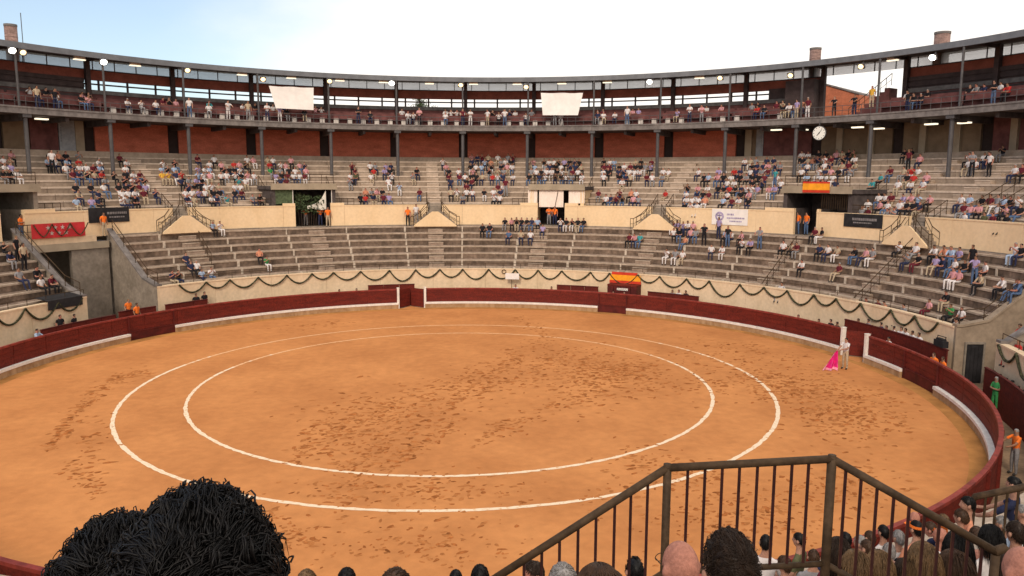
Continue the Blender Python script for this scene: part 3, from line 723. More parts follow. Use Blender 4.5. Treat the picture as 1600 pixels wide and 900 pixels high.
# ------------------------------------------------------------------ back wall, gallery, roof
bw = thing('back_wall', 'red brick back wall in bays behind the middle stand, plastered towards both ends', 'wall')
BZ0, BZ1 = zm(10)-.03, 14.50
def bays(a0, a1):
    k = math.ceil((a0-J0)/JP-1e-6); res = []
    while J0+JP*k < a1-.1: res.append((J0+JP*k, J0+JP*(k+1))); k += 1
    return res
for (b0, b1) in bays(J0-JP*9, 115):
    mid = (b0+b1)/2
    m = brick if -46 < mid < 39 else (ochre if mid < -54 else brown if mid < 67 else maroon)
    mb = MB(); mb.rbox(40.55, 40.9, b0, 1.1, BZ0, BZ1, 0); mb.build('slot', brickd, bw)
    if -56 < mid < -46 or 39 < mid < 48.5:
        s = -1 if mid < 0 else 1
        if mid < 0: cutsx = [(b0+.6, b0+3.2, brown), (b0+3.3, b0+6.2, maroon), (b0+6.3, b0+8.0, louvre), (b0+8.05, b1-.55, beige)]
        else: cutsx = [(b0+.55, b0+1.4, beige), (b0+2.0, b0+2.9, louvre), (b0+2.95, b1-.6, maroon)]
        mb = MB(); mb.arc(40.56, 40.62, BZ0, BZ1, b0, b1, 0); mb.build('wall_panel', brown, bw)
        for (x0, x1, mm) in cutsx:
            mb = MB(); mb.arc(40.35, 40.55, BZ0, BZ1, x0, x1, 0)
            if mm is louvre:
                for i in range(8): mb.arc(40.28, 40.345, BZ0+.7+.2*i, BZ0+.82+.2*i, x0+.2, x1-.2, 0)
            mb.build('louvre_window' if mm is louvre else 'wall_panel', mm, bw)
    else:
        e = .62
        mb = MB(); mb.arc(40.35, 40.6, BZ0, BZ1, b0+e, b1-e, 0); mb.build('wall_panel', m, bw)
        if mid > 48 or mid < -56:
            for aa in (b0+2.9, b0+6.6):
                if mid < 67 or aa < b0+4:
                    mb = MB(); mb.rbox(40.1, 40.345, aa, .5, BZ0, BZ1, 0); mb.build('pilaster', beige, bw)

ga = thing('gallery', 'upper gallery with concrete floor edge, maroon benches and dark frames under a curved roof', 'gallery')
SZ0, SZ1, SR = 14.47, 14.86, 36.15
A_L, A_R = J0-JP*9, J0+JP*12
OPENB = (48.9, 58.2)
COLS = []
slab_me = None
def rot_part(name, key, fn, mats, b0, b1, parent=ga, cache={}):
    if key not in cache:
        mb = MB(); fn(mb, -(b1-b0)/2, (b1-b0)/2); cache[key] = mb.mesh(name, mats)
    return inst(name, cache[key], parent, -R((b0+b1)/2))
def f_slab(mb, a, b): mb.arc(SR, 41.2, SZ0, SZ1, a+.01, b-.01, 1, top=0, inner=0); mb.arc(SR-.05, SR+.25, SZ1+.002, SZ1+.12, a+.01, b-.01, 0)
def f_beam(mb, a, b): mb.rbox(SR+.5, 40.5, a, .35, SZ0-.45, SZ0-.003, 0); mb.rbox(SR+.5, 40.5, 0, .25, SZ0-.35, SZ0-.003, 0)
def f_guard(mb, a, b):
    for z in (15.35, 15.7): mb.tube([P(SR+.1, a+(b-a)*i/4, z) for i in range(5)], .022, 5)
    for i in range(8): mb.tube([P(SR+.1, a+(b-a)*i/8, SZ1), P(SR+.1, a+(b-a)*i/8, 15.7)], .018, 4)
def f_bench1(mb, a, b): mb.arc(37.55, 37.62, 15.02, 15.98, a+.15, b-.15, 0); mb.arc(37.2, 37.6, 15.42, 15.47, a+.15, b-.15, 0)
def f_bench2(mb, a, b):
    mb.arc(38.3, 39.6, SZ1, 15.4, a+.1, b-.1, 0); mb.arc(38.75, 38.82, 15.6, 16.25, a+.15, b-.15, 0); mb.arc(38.4, 38.8, 15.75, 15.8, a+.15, b-.15, 0)
def f_par(mb, a, b): mb.arc(40.6, 40.75, SZ1, 16.70, a, b, 0); mb.arc(40.52, 40.8, 16.702, 17.02, a, b, 1)
def f_band(mb, a, b): mb.arc(40.85, 41.0, 17.80, 18.58, a, b, 0); mb.arc(40.80, 41.05, 18.582, 18.66, a, b, 1)
def f_rails(mb, a, b):
    mb.arc(40.70, 40.76, 17.42, 17.54, a, b, 0)
    for i in (0, 1, 2): mb.rbox(40.64, 40.72, a+(b-a)*(i+.5)/3, .16, 16.9, 17.85, 0)
def f_frame(mb, a, b): mb.rbox(40.3, 40.7, a+.35, .34, SZ1, 19.38, 0); mb.rbox(37.3, 40.3, a+.35, .16, 19.16, 19.36, 0)
def f_glaz(mb, a, b): mb.arc(40.95, 40.965, 18.66, 19.42, a, b, 0, caps=False)
def f_mull(mb, a, b): mb.rbox(40.88, 40.94, 0, .07, 18.66, 19.42, 0)
def f_slats(mb, a, b):
    for i in range(5): mb.arc(40.55, 40.62, 15.9+.42*i, 15.9+.42*i+.30, a, b, 0)
def f_back(mb, a, b): mb.arc(40.66, 40.72, 15.9, 17.9, a, b, 0)
def f_roof(mb, a, b): mb.arc(37.0, 37.28, 19.04, 19.46, a, b, 0); mb.arc(37.282, 42.4, 19.30, 19.46, a, b, 1, top=0, z0b=19.50, z1b=19.68)
def f_col(mb, a, b): mb.tube([P(36.5, 0, zm(6)-.5), P(36.5, 0, SZ0)], .15, 10); mb.box(P(36.5, 0, SZ0-.12), (.3, .3, .12))
def f_col2(mb, a, b): mb.tube([P(37.1, 0, SZ1), P(37.1, 0, 19.05)], .085, 8)
nb = 0
for (b0, b1) in bays(A_L, A_R):
    mid = (b0+b1)/2; op = OPENB[0]-1 < mid < OPENB[1]+1
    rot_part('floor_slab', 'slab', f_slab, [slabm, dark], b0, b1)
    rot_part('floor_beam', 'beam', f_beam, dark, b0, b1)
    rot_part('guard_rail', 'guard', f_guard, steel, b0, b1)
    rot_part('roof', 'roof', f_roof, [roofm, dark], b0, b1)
    rot_part('column', 'col', f_col, steel, b0-1, b0+1)
    rot_part('upper_column', 'col2', f_col2, steel, b0-1, b0+1)
    for i in range(4): rot_part('mullion', 'mull', f_mull, steel, b0+(b1-b0)*i/4, b0+(b1-b0)*(i+1)/4)
    rot_part('glazing', 'glaz', f_glaz, gl, b0, b1)
    rot_part('frame', 'frame', f_frame, slatm, b0, b1)
    if op: continue
    rot_part('bench_back', 'b1', f_bench1, maroon, b0, b1)
    rot_part('bench_back', 'b2', f_bench2, maroon, b0, b1)
    rot_part('rear_parapet', 'par', f_par, [maroon, slabm], b0, b1)
    rot_part('fascia', 'band', f_band, [band, dark], b0, b1)
    rot_part('rear_rail', 'rails', f_rails, slatm, b0, b1)
    if mid < -50 or mid > 46:
        rot_part('backing', 'back', f_back, slatm, b0, b1)
        rot_part('slat_screen', 'slats', f_slats, maroon if mid > 0 else slatm, b0, b1)
    elif 39 < mid < 46:
        mb = MB(); mb.arc(40.55, 40.72, 16.7, 17.9, b0+3.2, b1, 0); mb.build('backing', slatm, ga)
    if -50 < mid < 47:
        for i in range(5):
            if random.random() < .78: rot_part('bench_block', 'blk', lambda mb, a, b: mb.rbox(37.25, 37.50, 0, .42, SZ1+.02, 15.50, 0), block, b0+.9+1.9*i, b0+1.1+1.9*i)
# dark stair block and outside wall seen through the open bay
mb = MB(); mb.arc(39.2, 41.2, SZ1, 18.3, 45.4, 49.0, 0); mb.build('stair_block', slatm, ga)
mb = MB()
for i in range(8): mb.arc(39.4, 40.6, SZ1, SZ1+.28*(i+1), 53.4+.55*i, 53.4+.55*(i+1), 0)
mb.build('stair_flight', maroon, ga)
bar_rail(ga, [P(39.4, 53.2+.6*i, SZ1+.3*i) for i in range(9)], .9)
ob = thing('brick_building', 'orange brick building with a sloping top seen through the open gallery bay', 'building', P(50, 53, 0))
mb = MB(); ar, cr = 49.0, 55.0
q0, q1 = ang(1284, 48, 18), ang(1341, 48, 16)
za, zb = at_ring(1287, 131, 48).z, at_ring(1341, 148, 48).z
mb.arc(48, 54, 0, za, q0, q1, 0, step=50)
for v_i, v in enumerate(mb.v):
    if v[2] > 1: mb.v[v_i] = (v[0], v[1], za if abs(atan2(v[0], v[1])-R(q0)) < 1e-3 else zb)
mb.build('wall', orangeb, ob)
mb = MB(); mb.hexa([P(47.9, q0, za), P(47.9, q1, zb), P(54.1, q1, zb), P(54.1, q0, za), P(47.9, q0, za+.12), P(47.9, q1, zb+.12), P(54.1, q1, zb+.12), P(54.1, q0, za+.12)]); mb.build('coping', slabm, ob)
# round brick towers
for (x, yt, wd, lab) in ((16, 38, 18, 'round brick tower top beside the mast, above the roof at the picture edge'), (1274.5, 75, 17, 'slim round brick tower rising through the roof beside the open bay'), (1473, 50, 23, 'thicker round brick tower behind the roof past the open bay')):
    p = at_ring(x, yt, 41.4); q = project(p); rad = wd/2*q[2]/F_PX
    t = thing('round_tower', lab, 'tower', (p.x, p.y, 0))
    mb = MB(); mb.tube([(p.x, p.y, 0), (p.x, p.y, p.z-.02)], rad, 18); mb.build('shaft', towerb, t, True)
    mb = MB(); mb.tube([(p.x, p.y, p.z-.16), (p.x, p.y, p.z)], rad*1.05, 18); mb.build('cap', slabm, t)
    for zz in (p.z-.9, p.z-1.6):
        mb = MB(); mb.tube([(p.x, p.y, zz-.05), (p.x, p.y, zz)], rad*1.02, 18); mb.build('course', towerb, t)
p = at_ring(32, 20, 42.5); mb = MB(); mb.tube([(p.x, p.y, 0), (p.x, p.y, p.z)], .03, 5); o = mb.build('mast', steel); tag(o, 'thin grey mast beside the round tower at the picture edge', 'mast')
# floodlights, luminaires, clock, screens
FL = [(19, 79, 1), (36, 82, 0), (162, 97, 1), (293, 110, 0), (411, 124, 0), (515, 127, 0), (612, 130, 1), (720, 133, 0), (822, 136, 0), (1015, 128, 1), (1125, 122, 0), (1235, 118, 0), (1345, 104, 0), (1457, 90, 1)]
for i, (x, y, wh) in enumerate(FL):
    p = at_ring(x, y, 36.75); a = degrees(atan2(p.x, p.y))
    t = thing('floodlight', f'lit {"white" if wh else "warm"} floodlight, {ORD[i]} along the roof edge counted from the mast', 'floodlight', p, 'floodlights along the gallery roof')
    u = -Vector((sin(R(a)), cos(R(a)), 0)); tx = Vector((cos(R(a)), -sin(R(a)), 0)); dn = (u+Vector((0, 0, -.45))).normalized(); up2 = dn.cross(tx).normalized()
    mb = MB(); q = []
    for k in (-.16, 0): q += [p+dn*k-tx*.26-up2*.2, p+dn*k+tx*.26-up2*.2, p+dn*k+tx*.26+up2*.2, p+dn*k-tx*.26+up2*.2]
    mb.hexa(q); mb.build('housing', steel, t)
    mb = MB(); n = 12; c = p+dn*.02; b = len(mb.v)
    for rr, k in ((.25 if wh else .21, 0), (.16, .06)): mb.v += [tuple(c+dn*k+tx*rr*cos(2*pi*j/n)+up2*rr*.85*sin(2*pi*j/n)) for j in range(n)]
    mb.v.append(tuple(c+dn*.085))
    for j in range(n): mb.f.append((j, (j+1) % n, n+(j+1) % n, n+j)); mb.m.append(0); mb.f.append((n+j, n+(j+1) % n, 2*n)); mb.m.append(0)
    mb.build('lens', lampw if wh else lampy, t)
    mb = MB(); mb.tube([p-dn*.1, P(37.1, a, 18.94)], .03, 5); mb.build('bracket', steel, t)
RLX = [(124, 93), (211, 104), (378, 117), (455, 122), (531, 127), (599, 129), (671, 132), (740, 134), (808, 135), (878, 134), (949, 131), (1093, 124), (1395, 97)]
for i, (x, y) in enumerate(RLX):
    a = ang(x, 39.0, 19.1); t = thing('roof_lamp', f'flat lit ceiling lamp under the gallery roof, {ORD[i]} counted from the mast', 'ceiling lamp', P(39, a, 19.1), 'ceiling lamps under the gallery roof')
    mb = MB(); mb.box(P(39.0, a, 19.05), (.42, .14, .03), 0, -R(a)); mb.build('diffuser', tube_e, t)
    mb = MB(); mb.box(P(39.0, a, 19.19), (.4, .12, .1), 0, -R(a)); mb.build('body', white, t)
for i, (x, y, lab) in enumerate(((65, 186, 'before the ochre wall'), (1213, 203, 'a bay before the clock'), (1254, 203, 'just before the clock'), (1340, 199, 'first past the clock'), (1372, 201, 'second past the clock'), (1455, 194, 'beside the last tall column'), (1507, 192, 'before the maroon wall'))):
    p = at_ring(x, y, 38.0); a = degrees(atan2(p.x, p.y))
    t = thing('soffit_lamp', 'flat lit lamp under the gallery floor, '+lab, 'ceiling lamp', p, 'lamps under the gallery floor')
    mb = MB(); mb.box(p, (.42, .18, .05), 0, -R(a)); mb.build('diffuser', tube_e, t)
    mb = MB(); mb.tube([p+Vector((0, 0, .05)), Vector((p.x, p.y, SZ0))], .03, 5); mb.build('hanger', steel, t)
p = at_ring(1280, 208, 36.0); a = degrees(atan2(p.x, p.y)); tx = Vector((cos(R(a)), -sin(R(a)), 0)); u = -Vector((sin(R(a)), cos(R(a)), 0)); ez = Vector((0, 0, 1))
ck = thing('clock', 'round white clock hanging under the gallery edge', 'clock', p)
mb = MB(); mb.tube([p-u*.07, p+u*.02], .56, 24); mb.build('case', steel, ck)
mb = MB(); mb.disc(p+u*.025, tx, ez, .51, 28); mb.build('dial', clockf, ck)
mb = MB()
for k in range(12):
    d_ = tx*sin(2*pi*k/12)+ez*cos(2*pi*k/12); e = d_.cross(u); mb.quad([p+u*.03+d_*.40-e*.025, p+u*.03+d_*.40+e*.025, p+u*.03+d_*.47+e*.025, p+u*.03+d_*.47-e*.025])
mb.build('hour_marks', blackcloth, ck)
for (an, ln, wd) in ((-2.4, .27, .045), (.65, .38, .03)):
    mb = MB(); d_ = tx*sin(an)+ez*cos(an); e = d_.cross(u)*wd; mb.quad([p+u*.035-e-d_*.06, p+u*.035+e-d_*.06, p+u*.035+d_*ln+e*.4, p+u*.035+d_*ln-e*.4]); mb.build('hand', blackcloth, ck)
mb = MB(); mb.tube([p+ez*.55, Vector((p.x, p.y, SZ0+.1))], .04, 6); mb.build('bracket', steel, ck)
for (c4, lab) in ((((420, 134), (490, 137), (490, 172), (431, 169)), 'white canvas screen on the gallery front above the netted gate, one lower corner pulled in'), (((845, 145), (911, 145), (903, 180), (848, 180)), 'white canvas screen on the gallery front above the white sheeted gate')):
    pts = [at_ring(x, y, 36.6-(.0 if k < 2 else .25)) for k, (x, y) in enumerate(c4)]
    s = thing('canvas_screen', lab, 'screen', pts[0]); mb = MB(); n = 10
    A, B, C, D = pts
    for i in range(n):
        for j in range(6):
            def q(i_, j_):
                s_, t_ = i_/n, j_/6; v = A.lerp(B, s_).lerp(D.lerp(C, s_), t_); return v+Vector((0, .05*sin(s_*pi)*sin(t_*pi), -.04*sin(s_*pi*2)**2*(1-t_)))
            mb.quad([q(i, j), q(i+1, j), q(i+1, j+1), q(i, j+1)])
    mb.build('canvas', cloth, s)
    mb = MB()
    for k, v in enumerate(pts): d_ = Vector((v.x, v.y, 0)).normalized(); mb.tube([v, v+d_*.5+Vector((0, 0, .25 if k < 2 else -.3))], .02, 4)
    mb.build('tie_rope', rail, s)

# pine tree beyond the stands
tp = P(66, ang(655, 66, 17)); tr = thing('pine_tree', 'lone dark green pine showing behind the gallery above the staircase', 'tree', tp)
mb = MB(); mb.tube([tp, tp+Vector((.3, 0, 9)), tp+Vector((.1, 0, 17.5))], .3, 8, 0, [.38, .26, .1]); lf = MB()
cl = [(random.gauss(0, 1.0), random.gauss(0, 1.0), random.uniform(13.0, 21.2)) for _ in range(34)]
for (x, y, z) in cl:
    k = 1.25-.55*abs(z-16.0)/4; c = tp+Vector((x*k, y*k, z)); mb.tube([tp+Vector((.1, 0, z-1.2)), c], .06, 5)
    for i in range(120):
        p = c+Vector((random.gauss(0, .42), random.gauss(0, .42), random.gauss(0, .26))); d_ = Vector((random.gauss(0, 1), random.gauss(0, 1), random.gauss(.3, .8))).normalized(); e = d_.orthogonal().normalized()*.06
        lf.quad([p-e, p+d_*.26, p+e])
mb.build('trunk', bark, tr); lf.build('crown', leaf, tr)
# ================================================================== people
HAIRC = {'black': (.0065, .0052, .0052), 'dark brown': (.030, .017, .011), 'brown': (.06, .031, .017), 'fair': (.17, .10, .048), 'grey': (.27, .25, .24)}
CLOTH = {'white': (.68, .63, .62), 'black': (.018, .017, .020), 'navy': (.028, .033, .075), 'maroon': (.13, .020, .030), 'red': (.46, .035, .030), 'pink': (.62, .30, .32), 'grey': (.26, .25, .26), 'pale blue': (.36, .45, .60),
         'teal': (.06, .30, .32), 'green': (.05, .26, .08), 'orange': (.86, .19, .03), 'beige': (.46, .36, .25), 'yellow': (.70, .40, .06), 'denim': (.09, .14, .25), 'lilac': (.36, .28, .46), 'salmon': (.60, .25, .15), 'olive': (.10, .10, .05)}
SKIN = [mat('skin tone %s' % n, c, 0.10, 60, .72, .25, spec=.18, fine=(22, .14)) for n, c in (('fair', (.43, .225, .155)), ('tan', (.32, .16, .10)), ('ruddy', (.44, .19, .135)))]
HAIRM = {k: mat('hair '+k, v, .2, 40, .5, spec=.22, stretch=(1, 1, .2)) for k, v in HAIRC.items()}
CM = {k: mat('cloth '+k, v, .10, 9, .9, spec=.15) for k, v in CLOTH.items()}
SHOE = mat('dark shoe', (.03, .025, .022), .1, 9, .6)
# figure templates: a skeleton with one radius per joint, grown into one continuous skin.  roles: 0 skin 1 top 2 trousers 3 hair 4 shoe
def skeleton(pose):
    s = {}
    if pose.startswith('sit'):
        lean = {'sit_up': .0, 'sit_forward': .22, 'sit_clap': .05, 'sit_back': -.10}[pose]
        def b(y, z): return (lean*(z-.1)*1.0+y, z)
        V = {'pel': ((0, .0, .12), .135), 'bel': ((0, *b(.01, .27)), .125), 'che': ((0, *b(.0, .45)), .135), 'nec': ((0, *b(.01, .60)), .058), 'hd1': ((0, *b(.03, .70)), .088), 'hd2': ((0, *b(.025, .80)), .078)}
        for k, x in (('l', -1), ('r', 1)):
            V['sh'+k] = ((x*.175, *b(0, .52)), .062)
            V['hi'+k] = ((x*.10, .06, .09), .085); V['kn'+k] = ((x*(.13 if pose != 'sit_back' else .17), .45, .10), .062); V['an'+k] = ((x*.12, .45 if pose != 'sit_back' else .58, -.36), .043); V['to'+k] = ((x*.13, .58 if pose != 'sit_back' else .70, -.42), .04)
            if pose == 'sit_clap': V['el'+k] = ((x*.25, .16, .34), .045); V['wr'+k] = ((x*.07, .32, .50), .033); V['ha'+k] = ((x*.03, .36, .57), .034)
            elif pose == 'sit_forward': V['el'+k] = ((x*.21, .30, .22), .045); V['wr'+k] = ((x*.07, .46, .24), .033); V['ha'+k] = ((x*.03, .53, .23), .034)
            else: V['el'+k] = ((x*.24, lean*.3+.03, .27), .045); V['wr'+k] = ((x*.15, .24, .19), .033); V['ha'+k] = ((x*.11, .33, .185), .034)
    else:
        V = {'pel': ((0, 0, .95), .130), 'bel': ((0, .0, 1.10), .120), 'che': ((0, .0, 1.28), .135), 'nec': ((0, .01, 1.45), .058), 'hd1': ((0, .03, 1.56), .088), 'hd2': ((0, .025, 1.66), .078)}
        for k, x in (('l', -1), ('r', 1)):
            V['sh'+k] = ((x*.18, 0, 1.37), .062)
            V['hi'+k] = ((x*.09, 0, .88), .092); V['kn'+k] = ((x*.11, .02, .48), .066); V['an'+k] = ((x*.12, -.01, .09), .045); V['to'+k] = ((x*.14, .13, .04), .04)
            if pose == 'stand_down': V['el'+k] = ((x*.23, -.03, 1.12), .045); V['wr'+k] = ((x*.23, .06, .88), .033); V['ha'+k] = ((x*.22, .09, .79), .034)
            elif pose == 'stand_fold': V['el'+k] = ((x*.24, .06, 1.12), .045); V['wr'+k] = ((x*.02, .21, 1.16), .033); V['ha'+k] = ((-x*.06, .20, 1.18), .034)
            elif pose == 'stand_lean': V['el'+k] = ((x*.28, .22, 1.18), .045); V['wr'+k] = ((x*.20, .42, 1.08), .033); V['ha'+k] = ((x*.18, .50, 1.08), .034)
            elif pose == 'stand_cape': V['el'+k] = ((x*.22, .17, 1.16), .047); V['wr'+k] = ((.16+x*.05, .40, 1.02), .034); V['ha'+k] = ((.19+x*.05, .47, .98), .034)
    E = [('pel', 'bel', 1), ('bel', 'che', 1), ('che', 'nec', 1), ('nec', 'hd1', 0), ('hd1', 'hd2', 3)]
    for k in 'lr': E += [('che', 'sh'+k, 1), ('sh'+k, 'el'+k, 1), ('el'+k, 'wr'+k, 0), ('wr'+k, 'ha'+k, 0), ('pel', 'hi'+k, 2), ('hi'+k, 'kn'+k, 2), ('kn'+k, 'an'+k, 2), ('an'+k, 'to'+k, 4)]
    return V, E
def seg_d(p, a, b):
    ab = b-a; t = max(0, min(1, (p-a).dot(ab)/max(1e-9, ab.dot(ab)))); return (p-a-ab*t).length
def grow(V, E, levels=1, hair=True, rmul=1.0):
    names = list(V); me = bpy.data.meshes.new('skeleton'); me.from_pydata([V[n][0] for n in names], [(names.index(a), names.index(b)) for a, b, _ in E], [])
    o = bpy.data.objects.new('skeleton', me); COL.objects.link(o)
    md = o.modifiers.new('skin', 'SKIN'); md.use_smooth_shade = True; md.branch_smoothing = .6
    for i, n in enumerate(names):
        sv = me.skin_vertices[0].data[i]; r = V[n][1]*rmul
        sv.radius = (r*1.25, r*.85) if n in ('che', 'bel') else (r, r); sv.use_root = n == 'pel'
    if levels: sb = o.modifiers.new('sub', 'SUBSURF'); sb.levels = levels; sb.render_levels = levels
    dg = bpy.context.evaluated_depsgraph_get(); m = bpy.data.meshes.new_from_object(o.evaluated_get(dg)); bpy.data.objects.remove(o); bpy.data.meshes.remove(me)
    return m
def paint(m, V, E, sleeves=True, hair=True):
    segs = [(Vector(V[a][0]), Vector(V[b][0]), r, a, b, V[a][1]) for a, b, r in E]; hd = Vector(V['hd1'][0]); h2 = Vector(V['hd2'][0])
    ids = []
    for p in m.polygons:
        c = p.center; best = min(segs, key=lambda s: seg_d(c, s[0], s[1])-s[5]*.6); r = best[2]
        if best[4] in ('hd1', 'hd2') or best[3] in ('hd1',):
            d = c-hd
            r = 3 if hair and (d.z > .045 or (d.y < .03 and d.z > -.06)) else 0
        elif best[3].startswith('sh') and sleeves:
            a, b = best[0], best[1]; t = (c-a).dot(b-a)/max(1e-9, (b-a).dot(b-a)); r = 1 if t < .75 else 0
        elif best[4] == 'nec': r = 0 if c.z > (best[0].lerp(best[1], .82)).z else 1
        ids.append(r)
    m.materials.clear()
    for q in (SKIN[0], CM['white'], CM['navy'], HAIRM['black'], SHOE): m.materials.append(q)
    m.polygons.foreach_set('material_index', ids); m.polygons.foreach_set('use_smooth', [True]*len(m.polygons)); m.update()
    return m
POSES = ['sit_up', 'sit_forward', 'sit_clap', 'sit_back', 'stand_down', 'stand_fold', 'stand_lean', 'stand_cape']
TPL = {}
for pz in POSES:
    V, E = skeleton(pz); m = grow(V, E, 1); m.name = 'person_'+pz; TPL[pz] = paint(m, V, E)
def person(pose, loc, rz, top, bottom, hair, skin, label, group=None, sc_=1.0, name='person'):
    o = bpy.data.objects.new(name, TPL[pose]); COL.objects.link(o); o.location = loc; o.rotation_euler = (0, 0, rz); o.scale = (sc_,)*3
    for i, mm in enumerate((SKIN[skin], CM[top], CM[bottom], HAIRM[hair])):
        o.material_slots[i].link = 'OBJECT'; o.material_slots[i].material = mm
    return tag(o, label, 'person', group)
FACE = lambda a: pi-R(a)
# where a bearing lies, in words
LMK = [(-58, 'near the bridge', 'near the tunnel'), (-47.5, 'over the black bridge banner', 'near the tunnel railing'), (-36.5, 'over the staircase nearest the tunnel', 'under the staircase nearest the tunnel'), (-28.5, 'short of the netted gate', 'short of the netted gate'),
       (-17.5, 'over the netted gate', 'under the netted gate'), (-8, 'between netted gate and pine', 'between netted gate and pine'), (1.3, 'over the staircase under the pine', 'under the staircase below the pine'), (11, 'short of the sheeted gate', 'short of the sheeted gate'),
       (21, 'over the white sheeted gate', 'under the white sheeted gate'), (29.5, 'past the white sheeted gate', 'past the white sheeted gate'), (39.2, 'over the staircase before white banner', 'under the staircase before white banner'), (48.5, 'over the white crest banner', 'under the white crest banner'),
       (58.2, 'below the round clock', 'under the orange flag gate'), (68, 'over the dark banner past clock', 'under the dark banner past clock'), (77, 'over the dark stepped staircase', 'under the dark stepped staircase'), (200, 'over the long blank wall', 'under the long blank wall')]
def place_words(a, i): return next(l[1+i] for l in LMK if a < l[0])
crowd = []        # dicts: pose, loc, rz, colours, base label, group, bearing, depth
TOPS = ['white']*30+['black']*24+['navy']*12+['maroon']*12+['red']*3+['pink']*9+['grey']*9+['pale blue']*5+['beige']*5+['lilac']*4+['salmon', 'olive', 'teal']
BOTS = ['navy']*9+['black']*9+['denim']*6+['beige']*4+['white']*3+['grey']*3
HAIRS = ['black']*8+['dark brown']*7+['brown']*4+['fair']*2+['grey']*2
def add(pose, loc, a, base, group, top=None, bottom=None, hair=None, rz=None, full=None, dz=0):
    loc = Vector(loc); q = project(loc+Vector((0, 0, .4)))
    crowd.append(dict(pose=pose, loc=loc, rz=(FACE(a)+random.gauss(0, .18)) if rz is None else rz, top=top or random.choice(TOPS), bottom=bottom or random.choice(BOTS), hair=hair or random.choice(HAIRS), skin=random.randrange(3), base=base, group=group, a=a, d=q[2], full=full, s=1.02 if full else random.uniform(.94, 1.08)))
taken = {}
def free(key, a, gap):
    l = taken.setdefault(key, [])
    if any(abs(a-b) < gap for b in l): return False
    l.append(a); return True
def seat_row(tier, i, a, top=None, bottom=None, pose=None, full=None, gap=None, hair=None):
    r, z = (rl(i)+.22, zl(i)) if tier == 'l' else (rm(i)+.24, zm(i))
    if gap is None: gap = degrees(.42/r)
    if not free((tier, i), a, gap): return False
    pose = pose or random.choice(['sit_up', 'sit_up', 'sit_forward', 'sit_clap', 'sit_back'])
    st = pose.startswith('stand')
    p = P(r+(.1 if st else random.uniform(-.03, .05)), a, z)
    w_ = place_words(a, 0 if tier == 'm' else 1); row = ('front' if i == 0 else ORD[i])+' row'
    add(pose, p, a, (row, w_), 'spectators in the middle stand' if tier == 'm' else 'spectators in the lower stand', top, bottom, hair, full=full)
    return True
# groups of people in the middle stand, as (x0, x1, y0, y1, density) in the photograph
MID = [(0, 27, 240, 275, .8), (72, 88, 236, 256, .8), (88, 125, 237, 275, .85), (132, 157, 246, 280, .75), (162, 182, 263, 283, .6), (182, 232, 240, 297, .8), (115, 163, 283, 320, .7), (186, 220, 292, 320, .75), (220, 244, 299, 320, .5),
       (241, 288, 249, 275, .75), (307, 335, 246, 275, .75), (344, 364, 248, 277, .75), (364, 398, 247, 290, .7), (268, 285, 274, 296, .75), (290, 320, 277, 318, .8), (320, 348, 290, 318, .75), (355, 380, 288, 316, .8), (392, 418, 304, 316, .5), (418, 450, 247, 285, .7),
       (450, 484, 247, 280, .75), (545, 558, 252, 288, .5), (559, 614, 256, 278, .5), (605, 628, 275, 300, .65), (560, 610, 292, 316, .6), (640, 657, 261, 279, .8), (645, 660, 292, 315, .7), (680, 700, 249, 265, .7), (698, 726, 261, 280, .55), (703, 744, 282, 315, .75),
       (735, 806, 242, 281, .75), (755, 770, 292, 308, .55), (770, 795, 284, 316, .55), (826, 913, 252, 282, .8), (942, 1022, 247, 282, .7), (970, 990, 281, 293, .7), (933, 1003, 295, 317, .65), (1034, 1046, 292, 311, .5), (1034, 1063, 260, 282, .7), (1089, 1112, 263, 281, .7),
       (1118, 1160, 267, 322, .75), (1069, 1118, 292, 322, .8), (1140, 1160, 265, 287, .7), (1163, 1226, 249, 297, .7), (1140, 1176, 302, 322, .75), (1250, 1340, 237, 283, .72), (1253, 1313, 275, 294, .85), (1380, 1403, 255, 279, .65), (1413, 1440, 236, 254, .5), (1403, 1453, 256, 294, .65),
       (1343, 1467, 300, 333, .82), (1512, 1560, 236, 262, .5), (1570, 1600, 254, 274, .7), (1566, 1600, 228, 246, .5), (1503, 1600, 306, 342, .82)]
for (tx, ty, tp_, bt, ps) in ((1376, 280, 'teal', 'black', 'sit_up'), (1365, 281, 'teal', 'black', 'sit_forward'), (1210, 277, 'teal', 'denim', 'stand_down'), (253, 268, 'yellow', 'beige', 'sit_up'), (263, 268, 'yellow', 'beige', 'sit_clap'), (422, 264, 'green', 'grey', 'sit_up'), (1544, 246, 'white', 'black', 'stand_down'), (1517, 250, 'grey', 'black', 'stand_fold'), (1418, 244, 'maroon', 'black', 'stand_down'), (571, 308, 'red', 'navy', 'sit_up'), (83, 250, 'white', 'black', 'stand_down'), (1040, 298, 'red', 'beige', 'sit_up'), (790, 290, 'maroon', 'grey', 'stand_down')):
    best = min(range(NM), key=lambda i: abs(project(P(rm(i)+.24, ang(tx, rm(i)+.24, zm(i)+.5), zm(i)+(.55 if ps[:3] == 'sit' else 1.1)))[1]-ty))
    seat_row('m', best, ang(tx, rm(best)+.24, zm(best)+.5), tp_, bt, ps)
for i in range(NM):
    r, z = rm(i)+.24, zm(i)
    for (x0, x1, y0, y1, d) in MID:
        a = ang(x0, r, z+.5); a1 = ang(x1, r, z+.5); st = degrees(.49/r)
        a += random.uniform(0, st*.5)
        while a < a1:
            q = project(P(r, a, z+.55))
            if y0-1 < q[1] < y1-2 and random.random() < d*.98 and not (i < 4 and any(g[2]-.5 < a < g[3]+.5 for g in GATES)) and not any(abs(a-c) < 1.3 for c in PYR):
                seat_row('m', i, a+random.gauss(0, st*.08))
            a += st
